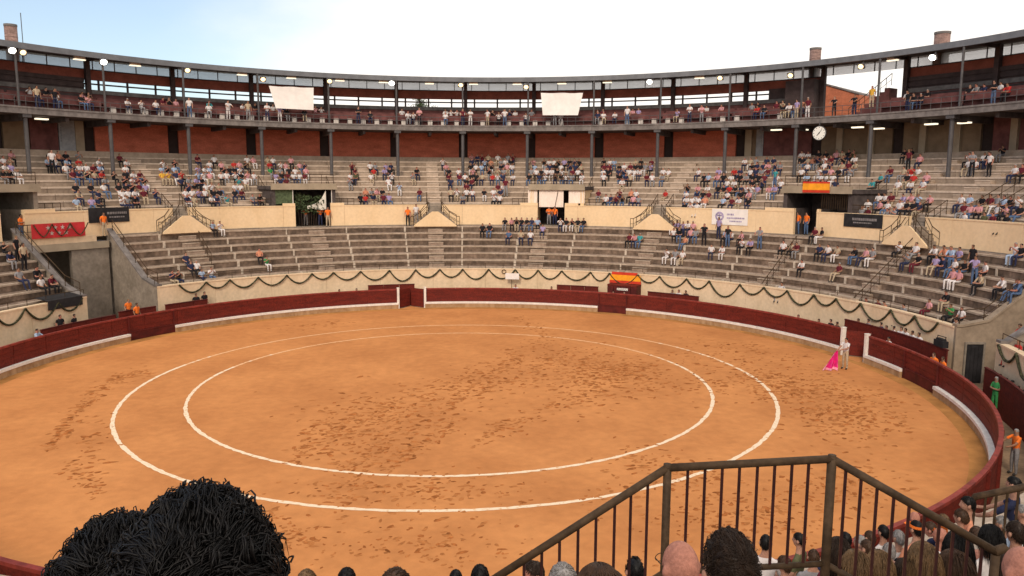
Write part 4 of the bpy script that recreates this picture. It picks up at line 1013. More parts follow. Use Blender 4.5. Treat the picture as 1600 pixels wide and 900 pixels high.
# single people in the lower stand: head position in the photograph, colour hints
LOW = [(332, 347), (343, 346, 'white'), (290, 401, 'navy'), (298, 401, 'navy'), (307, 403), (268, 428, 'navy'), (278, 428, 'black'), (315, 422, 'pale blue'), (330, 421, 'white'), (405, 392, 'salmon', 'black'), (416, 394, 'green', 'white'),
       (789, 340, 'black'), (799, 340, 'pink'), (807, 341, 'black'), (815, 340, 'black'), (823, 341, 'black'), (831, 340, 'navy'), (840, 344, 'pale blue'), (848, 345, 'lilac'), (876, 344, 'white'), (885, 341, 'black'), (894, 342, 'black'), (903, 342, 'black'), (912, 341, 'black'),
       (795, 362, 'denim'), (814, 361, 'beige'), (829, 363, 'white'), (765, 351, 'black'), (754, 351, 'black'), (984, 366, 'maroon'), (1000, 366, 'teal', 'denim'), (992, 366, 'pink'),
       (1052, 346, 'maroon'), (1060, 345, 'lilac'), (1068, 345, 'lilac'), (1076, 345, 'white'), (1083, 349, 'pink'), (1053, 358, 'white'), (1062, 357, 'black'), (1071, 362, 'salmon'), (1080, 358, 'pink'), (1087, 360, 'grey'), (1042, 387, 'white'), (1056, 385, 'grey'), (1067, 386, 'white'), (1100, 348, 'black', 'black', 'stand_lean'),
       (1112, 380, 'white'), (1118, 380, 'navy'), (1130, 379, 'white'), (1123, 346, 'lilac', 'navy', 'stand_down'), (1137, 348, 'black', 'denim', 'stand_down'), (1135, 362, 'pale blue'), (1145, 362, 'white'), (1161, 356, 'pink'), (1160, 371, 'white', 'black'), (1174, 373, 'lilac'), (1187, 352, 'grey', 'denim', 'stand_lean'),
       (1225, 377, 'white', 'black'), (1247, 381, 'maroon'), (1238, 382, 'beige'), (1274, 354, 'maroon', 'black'), (1285, 355, 'black', 'white'), (1281, 382, 'navy'), (1295, 382, 'white', 'navy'), (1309, 379, 'beige', 'white'), (1339, 385, 'black'), (1353, 385, 'pink', 'navy'), (1364, 386, 'grey', 'white'), (1255, 402, 'white', 'black'), (1311, 417, 'maroon', 'beige'), (1221, 437, 'white', 'grey'),
       (1356, 458, 'black'), (1372, 461, 'maroon', 'pink'), (1386, 462, 'salmon'), (1413, 468, 'grey', 'denim'), (1452, 474, 'pink', 'maroon'), (1407, 377, 'white', 'black'), (1420, 391, 'grey'), (1431, 377, 'white', 'grey'), (1436, 392, 'black', 'maroon'), (1463, 385, 'white'), (1479, 385, 'salmon'), (1489, 387, 'pale blue'), (1500, 388, 'lilac'), (1463, 399, 'lilac', 'beige'), (1477, 399, 'navy', 'navy'), (1493, 401, 'white', 'denim'),
       (1519, 388, 'black', 'black', 'stand_down'), (1509, 397, 'black'), (1490, 418, 'pink', 'white'), (1500, 418, 'pink', 'white'), (1523, 404, 'lilac', 'denim', 'stand_lean'), (1541, 408, 'white', 'black'), (1535, 421, 'beige', 'black', 'sit_forward'), (1482, 452, 'black', 'beige', 'sit_forward'), (1504, 468, 'white'), (1488, 481, 'green', 'black'), (1499, 493, 'white', 'black'), (1588, 379, 'white', 'pale blue'), (1597, 383, 'black'), (1571, 431, 'white', 'black'), (1587, 435, 'pale blue', 'denim'), (1597, 436, 'denim', 'denim'),
       (4, 381, 'black', 'black'), (26, 372, 'black', 'black', 'stand_down'), (37, 377, 'beige', 'black', 'stand_down'), (12, 386, 'navy'), (29, 427, 'grey', 'navy'), (54, 423, 'black', 'black'), (78, 425, 'maroon', 'black'), (62, 424, 'white', 'black'), (1591, 523, 'red', 'red', 'sit_back'), (1600, 520, 'red', 'black')]
for e in LOW:
    x, y = e[0], e[1]; top = e[2] if len(e) > 2 else None; bot = e[3] if len(e) > 3 else None; ps = e[4] if len(e) > 4 else None
    hh = 1.66 if ps and ps.startswith('stand') else .80
    best = min(range(NL), key=lambda i: abs(project(P(rl(i)+.22, ang(x, rl(i)+.22, zl(i)+hh), zl(i)+hh))[1]-y))
    seat_row('l', best, ang(x, rl(best)+.22, zl(best)+hh), top, bot, ps, gap=degrees(.34/28))
# people up in the gallery
GAL = [(46, 78, .6), (86, 102, .5), (126, 152, .5), (198, 226, .6), (243, 302, .6), (326, 362, .6), (378, 510, .55), (560, 600, .2), (628, 656, .6), (696, 728, .6), (735, 812, .5), (822, 905, .4), (925, 965, .5), (980, 1012, .5), (1040, 1105, .5), (1128, 1152, .6), (1175, 1262, .5), (1262, 1306, .6), (1335, 1345, .5), (1418, 1452, .6), (1488, 1502, .5), (1516, 1580, .55)]
for (x0, x1, d) in GAL:
    for (r, z, ps, k) in ((36.75, SZ1+.02, None, 0), (37.36, SZ1+.62, 'sit', 0), (38.55, 15.82, 'sit', 1)):
        a = ang(x0, r, z+.6); a1 = ang(x1, r, z+.6); st = degrees(.54/r)
        while a < a1:
            if random.random() < d*(.38 if k == 0 else 1.05) and not (49 < a < 58 and r > 37) and free(('g', r), a, st*.7):
                pose = random.choice(['stand_fold', 'stand_lean', 'stand_down']) if ps is None else random.choice(['sit_up', 'sit_clap', 'sit_forward'])
                add(pose, P(r, a, z), a, ('front rail' if r < 37 else 'lower bench' if r < 38 else 'upper bench', place_words(a, 0)), 'spectators in the gallery', random.choice(TOPS+['white']*14+['pink']*8))
            a += st
add('stand_down', P(37.6, ang(1362, 37.6, 16), SZ1+.6), 52, None, None, 'yellow', 'beige', 'dark brown', full='man in a yellow shirt standing on the gallery stairs before the bright open bay')
# the alley and the gates
def stand_at(x, yh, r, z, top, bottom, lab, pose='stand_down', hair=None, face=None):
    a = ang(x, r, z+1.6); add(pose, P(r, a, z), a, None, None, top, bottom, hair, None if face is None else face, full=lab)
MF = 6.045
for (x, r, z, t_, b_, l, ps) in ((31, 30.6, MF, 'orange', 'denim', 'steward in orange vest at the dark gate by the starred banner', 'stand_fold'), (161, 30.05, 5.98, 'orange', 'beige', 'steward in orange vest standing before the black banner by the bridge', 'stand_down'),
        (477, 31.4, MF, 'orange', 'grey', 'steward in orange alone on the shady side of the netted gate', 'stand_fold'), (500, 30.9, MF, 'orange', 'navy', 'steward in orange with navy trousers at the netted gate', 'stand_fold'), (512, 30.3, 6.0, 'orange', 'beige', 'steward in orange with pale trousers at the netted gate edge', 'stand_down'),
        (637, 29.9, 5.98, 'orange', 'black', 'man in orange shirt and black trousers beside the staircase under the pine', 'stand_down'), (650, 30.0, 6.2, 'white', 'grey', 'person in white and grey climbing the staircase under the pine', 'stand_down'),
        (858, 30.9, MF, 'orange', 'grey', 'steward in orange vest, tunnel side, under the white sheets', 'stand_fold'), (867, 30.7, MF, 'orange', 'navy', 'steward in orange vest, clock side, under the white sheets', 'stand_down'), (1247, 31.0, MF, 'orange', 'denim', 'broad steward in orange at the orange flag gate', 'stand_down'), (1261, 31.2, MF, 'orange', 'denim', 'second steward in orange deeper in the orange flag gate', 'stand_down')):
    stand_at(x, 0, r, z, t_, b_, l, ps)
stand_at(200, 458, 25.3, .55, 'orange', 'black', 'steward in orange inside the tunnel mouth behind the red boards')
stand_at(213, 481, 23.7, .5, 'orange', 'black', 'steward in orange close behind the red fence before the tunnel')
stand_at(57, 503, 24.2, .0, 'pale blue', 'denim', 'man in pale blue shirt leaning in the alley below the garland', 'stand_lean', 'black')
for (x, y, t_, l) in ((93, 491, 'black', 'dark haired man behind the low red board, nearer the man in pale blue'), (115, 490, 'black', 'dark haired man behind the low red board, nearer the tunnel'), (306, 458, 'black', 'dark head over the short red board, tunnel side'), (319, 455, 'black', 'dark head over the short red board, entry side'),
        (530, 452, 'grey', 'dark head over the fence short of the middle refuge board'), (557, 451, 'black', 'dark head over the fence beside the middle refuge board'), (585, 449, 'white', 'person in white at the middle refuge board, netted gate side'), (599, 449, 'white', 'person in white at the middle refuge board, entry side'),
        (862, 447, 'pink', 'person in pink in the alley beside the notice board'), (959, 455, 'white', 'person in white before the flag draped box, notice board side'), (976, 455, 'white', 'person in white before the flag draped box, bullfighter side'), (1051, 452, 'grey', 'grey clad man past the flag draped box, first of three'), (1061, 452, 'white', 'man in white past the flag draped box, middle of three'), (1072, 453, 'black', 'man in black past the flag draped box, last of three'),
        (1248, 491, 'black', 'lone dark head over the fence before the bullfighter'), (1280, 498, 'black', 'dark head over the fence near the bullfighter, alone'), (1299, 498, 'black', 'man in black behind the fence, just behind the cape'), (1309, 502, 'black', 'dark head right behind the bullfighter at the board end')):
    r = 24.6 if (x < 130 or 300 < x < 330 or 570 < x < 610 or 1040 < x < 1080) else 24.05 if x < 1200 and not 940 < x < 990 else 23.75
    p = at_ring(x, y, r); a = degrees(atan2(p.x, p.y)); add('stand_down', P(r, a, max(-.1, p.z-1.70)), a, None, None, t_, 'black', 'black', full=l)
add('stand_down', P(24.15, 11.6, .02), 11.6, None, None, 'white', 'beige', 'black', full='person in white behind the notice board on the pole')
for k, (x, y, t_) in enumerate(((1342, 497, 'grey'), (1358, 498, 'grey'), (1378, 503, 'navy'), (1386, 508, 'black'), (1398, 509, 'white'), (1409, 510, 'white'), (1416, 512, 'white'), (1427, 516, 'white'), (1437, 519, 'white'))):
    p = at_ring(x, y, 24.6); a = degrees(atan2(p.x, p.y)); add('stand_down', P(24.6, a, max(.0, p.z-1.70)), a, None, None, t_, 'navy', 'black', full='person in %s behind the long refuge board, %s from the bullfighter' % (t_, ORD[k]))
p = at_ring(1385, 517, 23.3); a = degrees(atan2(p.x, p.y)); add('stand_lean', P(23.5, a, 0), a, None, None, 'white', 'black', 'black', full='man in white shirt leaning over the fence behind the second white post', rz=FACE(a))
for (x, y, l) in ((1460, 555, 'steward in orange at the end of the long board, nearer the bullfighter'), (1475, 553, 'steward in orange at the end of the long board, nearer the door')):
    p = at_ring(x, y, 23.6); a = degrees(atan2(p.x, p.y)); add('stand_down', P(23.6, a, 0), a, None, None, 'orange', 'black', 'brown', full=l)
# black camera case on the long board
o = MB(); p = P(24.35, 93.2, 1.81); o.box(p+Vector((0, 0, .16)), (.42, .14, .16), 0, -R(93)); o.box(p+Vector((0, 0, .36)), (.30, .10, .05), 0, -R(93)); o.tube([p+Vector((.0, -.3, .3)), p+Vector((.05, -.3, .52)), p+Vector((.0, .3, .52)), p+Vector((0, .3, .3))], .025, 5)
tag(o.build('equipment_case', blackcloth), 'black equipment case resting on the end of the long red board', 'case')
for k in range(9):
    a = 103.8+1.55*k; add('stand_down', P(24.62, a, .05+random.uniform(-.04, .06)), a, None, None, ['black', 'black', 'navy', 'white', 'pink', 'white', 'white', 'white', 'black'][k], 'black', 'black', full='person in %s behind the high red boards, %s from the dark door' % (['black', 'black', 'navy', 'white', 'pink', 'white', 'white', 'white', 'black'][k], ORD[k]))
g_ = ground(1553, 648); add('stand_fold', (g_.x, g_.y, 0), 108, None, None, 'green', 'green', 'grey', full='man dressed all in green standing in the alley', rz=FACE(108)+.4)
g_ = ground(1583, 742); add('stand_lean', (g_.x, g_.y, 0), 120, None, None, 'orange', 'grey', 'grey', full='man in an orange shirt with hand on the fence in the near alley', rz=FACE(120)+.5)
crowd[-1]['s'] = 1.0; crowd[-2]['s'] = 1.03
# bullfighter
bp = ground(1320, 577)
bf = add('stand_cape', (bp.x, bp.y, 0), 78, None, None, 'white', 'beige', 'black', full='bullfighter in a pale suit holding out a magenta cape before the fence', rz=2.0)
crowd[-1]['s'] = 1.04

# the 300 that show largest stay individuals, the rest become one crowd
named = [c for c in crowd if c['full']]; rest = sorted([c for c in crowd if not c['full']], key=lambda c: c['d'])
NEAR_N = 58
keep = rest[:max(0, 298-NEAR_N-len(named))]; far = rest[len(keep):]
lab = {}
for c in keep:
    kind = {'spectators in the gallery': 'gallery'}.get(c['group'])
    nm = f"{c['top']} top, {c['bottom']} trousers, "
    c['base_l'] = f"spectator, {nm}" + (f"gallery {c['base'][0]} {c['base'][1]}" if kind else f"{c['base'][0]} {c['base'][1]}")
    lab.setdefault(c['base_l'], []).append(c)
for k, l in lab.items():
    if len(l) == 1: l[0]['label'] = k; continue
    done = {}
    for c in l: done.setdefault(c['hair'], []).append(c)
    if all(len(x) == 1 for x in done.values()):
        for c in l: c['label'] = k.replace('spectator,', c['hair']+' haired spectator,')
    else:
        l.sort(key=lambda c: c['a'])
        n = len(l)
        for i, c in enumerate(l): c['label'] = k.replace('spectator,', ('leftmost' if i == 0 else 'rightmost' if i == n-1 else ORD[i]+' leftmost')+' spectator,')
for c in keep: person(c['pose'], c['loc'], c['rz'], c['top'], c['bottom'], c['hair'], c['skin'], c['label'], c['group'], c['s'])
for c in named: c['obj'] = person(c['pose'], c['loc'], c['rz'], c['top'], c['bottom'], c['hair'], c['skin'], c['full'], None, c['s'])
if far:
    import numpy as np
    pal = list(SKIN)+[CM[k] for k in CM]+[HAIRM[k] for k in HAIRM]+[SHOE]; idx = {m.name: i for i, m in enumerate(pal)}
    data = {}
    for k, m in TPL.items():
        co = np.empty(len(m.vertices)*3, 'f'); m.vertices.foreach_get('co', co); mi = np.empty(len(m.polygons), 'i'); m.polygons.foreach_get('material_index', mi)
        data[k] = (co.reshape(-1, 3), [tuple(p.vertices) for p in m.polygons], mi)
    vs_, fs_, ms_ = [], [], []; base = 0
    for c in far:
        co, fa, mi = data[c['pose']]; cz, sz = cos(c['rz']), sin(c['rz']); q = co*c['s']
        vs_.append(np.stack([q[:, 0]*cz-q[:, 1]*sz+c['loc'].x, q[:, 0]*sz+q[:, 1]*cz+c['loc'].y, q[:, 2]+c['loc'].z], 1))
        fs_ += [tuple(base+v for v in f) for f in fa]; tbl = np.array([idx[SKIN[c['skin']].name], idx[CM[c['top']].name], idx[CM[c['bottom']].name], idx[HAIRM[c['hair']].name], idx[SHOE.name]]); ms_.append(tbl[mi]); base += len(co)
    me = bpy.data.meshes.new('crowd'); me.from_pydata(np.concatenate(vs_).tolist(), [], fs_)
    for m in pal: me.materials.append(m)
    me.polygons.foreach_set('material_index', np.concatenate(ms_)); me.polygons.foreach_set('use_smooth', [True]*len(me.polygons)); me.update()
    o = bpy.data.objects.new('crowd', me); COL.objects.link(o); o['kind'] = 'stuff'; tag(o, 'far spectators scattered over the middle stand and the gallery', 'crowd')
print('PEOPLE', len(crowd), 'named', len(named), 'kept', len(keep), 'far', len(far))
# the cape
cp = thing('cape', 'magenta cape with pale lining spread out by the bullfighter', 'cape', (bp.x, bp.y, 0))
mb = MB(); n, m_ = 16, 9
hands = Matrix.Rotation(2.0, 4, 'Z') @ Vector((.19*1.04, .47*1.04, 1.0)); h0 = bp+Vector((hands.x, hands.y, 1.02))
side = -CX.copy(); side.z = 0; side.normalize(); tow = Vector((-_fw.x, -_fw.y, 0)).normalized()
def cpt(i, j):
    s_, t_ = i/n, j/m_
    x = -.08+.62*s_*(.35+.95*t_)+.10*t_*t_; z = 1.05*(1-t_)**.95*(1-.22*s_**2)+.02+.03*sin(s_*9)*t_; y = .11*sin(s_*13+t_*2)*(.25+t_*.8)+.22*t_*t_
    return h0-Vector((0, 0, h0.z))+side*x+tow*y+Vector((0, 0, max(.02, z)))
for i in range(n):
    for j in range(m_): mb.quad([cpt(i, j), cpt(i+1, j), cpt(i+1, j+1), cpt(i, j+1)], 1 if i >= n-2 or j == m_-1 else 0)
mb.build('silk', [magenta, capepink], cp, True)
# ================================================================== the seats on this side: steps, railing, near people
zn = lambda r: .519*r-10.52           # seat height of the near rows
ns = thing('near_stand', 'concrete seat rows on this side under the nearest spectators', 'grandstand')
for k in range(17):
    r = 25.2+.85*k; z = zn(r+.3)
    mb = MB(); mb.arc(r, r+.87, z-.60, z-.004, 136, 224, 1, top=2); mb.arc(r-.03, r+.34, z-.10, z, 136, 224, 0); mb.build('bench', LM, ns)
nw = thing('parapet_wall', 'cream parapet on this side below the nearest seats, railing on top', 'wall')
mb = MB(); mb.arc(LW0, LW1, 0, 2.3, 136, 224, 0); mb.build('section', creamlow, nw)
# railing round the head of the stairs
rg = thing('railing', 'brown steel railing with dark red bars round the stair head close to the camera', 'railing', (2.3, -33.4, 7.0))
def at_d(x, y, d): return CP+ray(x, y)*d
T = [at_d(745, 922, 5.0), at_d(1043, 731, 4.9), at_d(1300, 717, 4.9), at_d(1556, 862, 4.9)]
Rr = .026
mb = MB(); dirs = []
ext0 = T[0]
mb.tube([T[0], T[1]], Rr, 10); mb.tube([T[1]-(T[2]-T[1]).normalized()*.004, T[2]], Rr, 10); mb.tube([T[2], T[3]], Rr, 10)
for q in T[1:3]: mb.tube([q-Vector((0, 0, Rr)), q+Vector((0, 0, Rr*.98))], Rr*.98, 10)
mb.build('hand_rail', rail, rg, True)
down = Vector((0, 0, -1))
Hb = .70
mb = MB(); off = Vector((0, 0, -Hb))
mb.tube([T[0]+off, T[1]+off], .02, 8); mb.tube([T[1]+off, T[2]+off], .02, 8); mb.tube([T[2]+off, T[3]+off], .02, 8); mb.build('bottom_rail', rail, rg, True)
for q, wd in ((T[1], .026), (T[2], .030)):
    mb = MB(); mb.tube([q, q+Vector((0, 0, -1.35))], wd, 10); mb.build('post', rail, rg, True)
q = T[3]; mb = MB(); n = 10; pts = [q+Vector((0, 0, -1.2)), q+Vector((0, 0, -.02))]
mb.tube([q+Vector((-.01, 0, .0)), q+Vector((.05, .0, .02)), q+Vector((.11, 0, -.02)), q+Vector((.115, 0, -1.2))], .032, 8); mb.tube([q+Vector((.0, 0, -.02)), q+Vector((0, 0, -1.2))], .028, 8); mb.build('end_post', rail, rg, True)
for (A, B, xs) in ((T[0], T[1], [820, 848, 876, 905, 933, 962, 987, 1013]), (T[1], T[2], [1075, 1102, 1129, 1156, 1184, 1211, 1238, 1264]), (T[2], T[3], [1322, 1346, 1371, 1397, 1421, 1445, 1468, 1490, 1513, 1535])):
    pa, pb2 = project(A)[0], project(B)[0]
    for x in xs:
        t_ = (x-pa)/(pb2-pa); c = A.lerp(B, t_); mb = MB(); mb.tube([c-Vector((0, 0, .01)), c+Vector((0, 0, -Hb))], .0105, 6); mb.build('baluster', bar, rg)
# second handrail at the picture edge
hr = thing('stair_rail', 'short brown stair handrail at the picture edge beside the near alley', 'railing', at_d(1570, 800, 11.5))
a_, b_ = at_d(1524, 776, 11.5), at_d(1610, 759, 11.0); c_ = at_d(1505, 800, 11.6)
mb = MB(); mb.tube([c_, a_, b_], .05, 8); mb.build('hand_rail', rail, hr, True)
for i in range(6):
    q = a_.lerp(b_, i/5); mb = MB(); mb.tube([q, q+Vector((0, 0, -1.1))], .018, 6); mb.build('baluster', rail, hr)

# finer figures for the near spectators: skinned trunk and limbs fused with a shaped head
def shaped_head(c, s=1.0, nu=28, nv=20, jaw=True):
    vs, fs = [], []
    for j in range(nv+1):
        ph = pi*j/nv
        for i in range(nu):
            th = 2*pi*i/nu; x, y, z = sin(ph)*sin(th), sin(ph)*cos(th), cos(ph)
            X, Y, Z = x*.076, y*.096, z*.118
            if z < 0: X *= 1+.28*z; Y = Y*(1+.12*z)+(.012*(-z) if y > 0 else .0)
            if y < 0 and z > -.3: Y *= 1.03
            nose = math.exp(-((th if th < pi else th-2*pi)/.16)**2-((z+.12)/.17)**2); Y += .022*nose
            for sx in (-1, 1):
                tt = th if th < pi else th-2*pi; Y -= .010*math.exp(-((tt-sx*.40)/.17)**2-((z-.10)/.10)**2)
            tt = th if th < pi else th-2*pi; Y -= .006*math.exp(-(tt/.30)**2-((z+.44)/.035)**2)
            vs.append(Vector((X, Y, Z))*s+c)
    for j in range(nv):
        for i in range(nu): fs.append((j*nu+i, (j+1)*nu+i, (j+1)*nu+(i+1) % nu, j*nu+(i+1) % nu))
    for sx in (-1, 1):                                # ears
        b = len(vs); ec = c+Vector((sx*.073, -.004, -.006))*s
        for j in range(7):
            ph = pi*j/6
            for i in range(8):
                th = 2*pi*i/8; vs.append(ec+Vector((sx*(.019*sin(ph)*cos(th)+.006), .024*sin(ph)*sin(th)-.004, .032*cos(ph)))*s)
        for j in range(6):
            for i in range(8): fs.append((b+j*8+i, b+(j+1)*8+i, b+(j+1)*8+(i+1) % 8, b+j*8+(i+1) % 8))
    return vs, fs
NT = {}
def near_template(pose):
    V, E = skeleton(pose); hc = Vector(V['hd1'][0])+Vector((0, .0, .07))
    V2 = {k: v for k, v in V.items() if k != 'hd2'}; V2['hd1'] = (tuple(hc-Vector((0, .01, .03))), .05); E2 = [e for e in E if e[1] != 'hd2']
    for k, x in (('l', -1), ('r', 1)):                # five fingers rooted in each palm
        h = Vector(V2['ha'+k][0]); wv = Vector(V2['wr'+k][0]); d = (h-wv).normalized(); sdv = d.cross(Vector((0, 0, 1))).normalized() if abs(d.z) < .95 else Vector((1, 0, 0)); nrm = sdv.cross(d)
        for f in range(4):
            p1 = h+d*.045+sdv*(f-1.5)*.020; ln = (.036, .044, .040, .030)[f]; p2 = p1+d*ln-nrm*.012; V2[f'fa{k}{f}'] = (tuple(p1), .010); V2[f'fb{k}{f}'] = (tuple(p2-nrm*.012), .008)
            E2 = E2+[('ha'+k, f'fa{k}{f}', 0), (f'fa{k}{f}', f'fb{k}{f}', 0)]
        p1 = h+sdv*(-x)*.038-nrm*.01+d*.01; V2['ta'+k] = (tuple(p1), .011); V2['tb'+k] = (tuple(p1+d*.035+sdv*(-x)*.012), .009); E2 = E2+[('ha'+k, 'ta'+k, 0), ('ta'+k, 'tb'+k, 0)]
    m = grow(V2, E2, 2); vs = [v.co.copy() for v in m.vertices]; fs = [tuple(p.vertices) for p in m.polygons]; hv, hf = shaped_head(hc); b = len(vs)
    me = bpy.data.meshes.new('figure'); me.from_pydata([tuple(v) for v in vs+hv], [], fs+[tuple(b+i for i in f) for f in hf])
    o = bpy.data.objects.new('figure', me); COL.objects.link(o); md = o.modifiers.new('fuse', 'REMESH'); md.mode = 'VOXEL'; md.voxel_size = .0105
    sm_ = o.modifiers.new('smooth', 'SMOOTH'); sm_.factor = .5; sm_.iterations = 2
    dg = bpy.context.evaluated_depsgraph_get(); m2 = bpy.data.meshes.new_from_object(o.evaluated_get(dg)); bpy.data.objects.remove(o); bpy.data.meshes.remove(me); bpy.data.meshes.remove(m)
    bm = bmesh.new(); bm.from_mesh(m2); seen = set(); isl = []   # keep the one continuous body, drop crumbs of the fusing
    for v0 in bm.verts:
        if v0 in seen: continue
        st = [v0]; seen.add(v0); cur = []
        while st:
            v = st.pop(); cur.append(v)
            for e in v.link_edges:
                q = e.other_vert(v)
                if q not in seen: seen.add(q); st.append(q)
        isl.append(cur)
    isl.sort(key=len)
    bmesh.ops.delete(bm, geom=[v for c in isl[:-1] for v in c], context='VERTS'); bm.to_mesh(m2); bm.free()
    V3 = dict(V2); V3['hd2'] = (tuple(hc+Vector((0, 0, .05))), .08); E3 = E2+[('hd1', 'hd2', 3)]
    m2 = paint(m2, V3, E3, hair=False); m2.name = 'near_person'; NT[pose] = (m2, hc)
for pz in ('sit_up', 'sit_forward', 'stand_lean'): near_template(pz)
def hair_mesh(hc, style, n, seed, s=1.0, cover=1.0):
    rnd = random.Random(seed); mb = MB()
    nu, nv = 26, 16                                   # close cap under the locks
    b = len(mb.v); low = {'short': .05, 'messy': .02, 'long': -.62, 'bob': -.45, 'fringe': -.35}[style]
    def skull(th, ph, k):
        x, y, z = sin(ph)*sin(th), sin(ph)*cos(th), cos(ph); return Vector((x*.076*k, y*.098*k-.004, z*.118*k))
    def edge(th):                                     # lowest latitude that carries hair, by bearing (0 = face)
        f = (1+cos(th))/2
        z = (.62*f+(1-f)*(-.62 if style in ('short', 'messy') else -.72)); return math.acos(max(-1, min(1, z)))
    for j in range(nv+1):
        for i in range(nu):
            th = 2*pi*i/nu; ph = edge(th)*j/nv; k = 1.045+rnd.uniform(-.01, .012); p = skull(th, ph, k if j < nv else 1.0); mb.v.append(tuple(hc+p*s))
    for j in range(nv):
        for i in range(nu): mb.f.append((b+j*nu+i, b+(j+1)*nu+i, b+(j+1)*nu+(i+1) % nu, b+j*nu+(i+1) % nu)); mb.m.append(0)
    for _ in range(n*(4 if style in ('long', 'bob') else 3) if n < 700 else n):
        th = rnd.uniform(0, 2*pi); ph = edge(th)*sqrt(rnd.random())
        p = skull(th, ph, 1.05); nrm = Vector((p.x/.076**2, p.y/.098**2, p.z/.118**2)).normalized()
        if style == 'messy': continue
        if style in ('short', 'messy'):
            ln = rnd.uniform(.025, .06)*(1.0 if style == 'messy' else .62); crown = Vector((0, -.03, .1)); dr = (p-crown); dr = (dr-nrm*dr.dot(nrm)); dr = dr.normalized() if dr.length > 1e-4 else Vector((1, 0, 0))
            if style == 'messy': dr = (dr*.5+Vector((rnd.gauss(.35, .5), rnd.gauss(.3, .5), rnd.gauss(.1, .3)))).normalized(); lift = rnd.uniform(.25, .9)
            else: lift = rnd.uniform(.2, .6)
            q = p; d = (nrm*lift+dr).normalized(); pts = [q]
            for i in range(4):
                q = q+d*ln/4; d = (d-nrm*.22+dr*.12+Vector((0, 0, -.10))).normalized(); pts.append(q)
        else:
            ln = rnd.uniform(.16, .24) if style == 'bob' else rnd.uniform(.26, .40); q = p*1.02; pts = [q]; d = (nrm*.3+Vector((0, -.2, -.3))).normalized()
            for i in range(7):
                q2 = q+d*ln/7
                e = Vector((q2.x/.088, (q2.y+.004)/.112, q2.z/.13))
                if e.length < 1.0 and q2.z > -.1: q2 = Vector((q2.x/e.length, q2.y/e.length, q2.z/e.length))
                d = ((q2-q).normalized()*.55+Vector((rnd.gauss(0, .06), -.05+rnd.gauss(0, .05), -.75))).normalized(); q = q2; pts.append(q)
        w0 = rnd.uniform(.0022, .0048)*(.62 if style in ('long', 'bob') else .8)*(1.0 if n > 900 else 1.1)
        mb.tube([hc+v*s for v in pts], w0, 3, 0, [w0*s*(1-.85*(i/(len(pts)-1))**1.5) for i in range(len(pts))])
    if style == 'messy':                              # tousled locks: strands gathered into clumps that share one sweep
        per = 13
        for _k0 in range(max(60, int(n*2.0)//per)):
            th = rnd.uniform(0, 2*pi); ph = edge(th)*sqrt(rnd.random()); p0 = skull(th, ph, 1.06)
            if _k0 % 3 == 0:
                th = pi+rnd.gauss(0, .9); ph = max(.05, min(edge(th), rnd.gauss(.95, .45))); p0 = skull(th, ph, 1.06); nrm = Vector((p0.x/.076**2, p0.y/.098**2, p0.z/.118**2)).normalized()
            whorl = Vector((-.012, -.075, .075)); dr = p0-whorl; dr = dr-nrm*dr.dot(nrm); dr = dr.normalized() if dr.length > 1e-4 else Vector((1, 0, 0))
            tw = nrm.cross(dr); wl = (p0-whorl).length; fl = sin(p0.x*31+p0.z*17+seed)+.7*sin(p0.y*37-p0.x*23+p0.z*29); dr = (dr*min(1, wl/.07)+tw*(.25+.55*fl+rnd.gauss(0, .16))+Vector((.25, .12, .05))+Vector((rnd.gauss(0, .8), rnd.gauss(0, .8), rnd.gauss(0, .5)))*max(0, 1-wl/.09)).normalized(); dr = (dr-nrm*dr.dot(nrm)).normalized()
            lift = rnd.uniform(.02, .26)+(.4 if p0.z > .085 and rnd.random() < .13 else 0); ln = rnd.uniform(.042, .072); wav = (1.4*sin(p0.x*53+p0.y*41)+rnd.gauss(0, .25))
            path = [p0-nrm*.006]; d = (nrm*lift+dr).normalized(); sd_ = nrm.cross(dr)
            for i in range(6):
                path.append(path[-1]+d*ln/6); d = (d-nrm*(.16+.08*rnd.random())+sd_*wav*.2*cos(i*1.15)+dr*.05).normalized()
            lim = 1.13+.03*rnd.random() if rnd.random() > (.26 if p0.z > .06 else .08) else 1.22
            for i, v in enumerate(path):
                en = sqrt((v.x/.076)**2+((v.y+.004)/.098)**2+(v.z/.118)**2)
                if i and en > lim: path[i] = Vector((v.x*lim/en, (v.y+.004)*lim/en-.004, v.z*lim/en))
                elif i and en < 1.04: path[i] = Vector((v.x*1.05/en, (v.y+.004)*1.05/en-.004, v.z*1.05/en))
            for _k in range(per):
                off = Vector((rnd.gauss(0, .0055), rnd.gauss(0, .0055), rnd.gauss(0, .0055))); tip = rnd.uniform(.72, 1.05); pts = []
                for i, v in enumerate(path):
                    f = i/6; pts.append(path[0].lerp(v, tip)+off*(1-.72*f)+Vector((rnd.gauss(0, .0007), rnd.gauss(0, .0007), rnd.gauss(0, .0007))))
                w0 = rnd.uniform(.0008, .0015)*(1.0 if n > 2500 else 1.4); mb.tube([hc+v*s for v in pts], w0, 3, 0, [w0*s*(1-.8*(i/6)**1.6) for i in range(7)])
    return mb
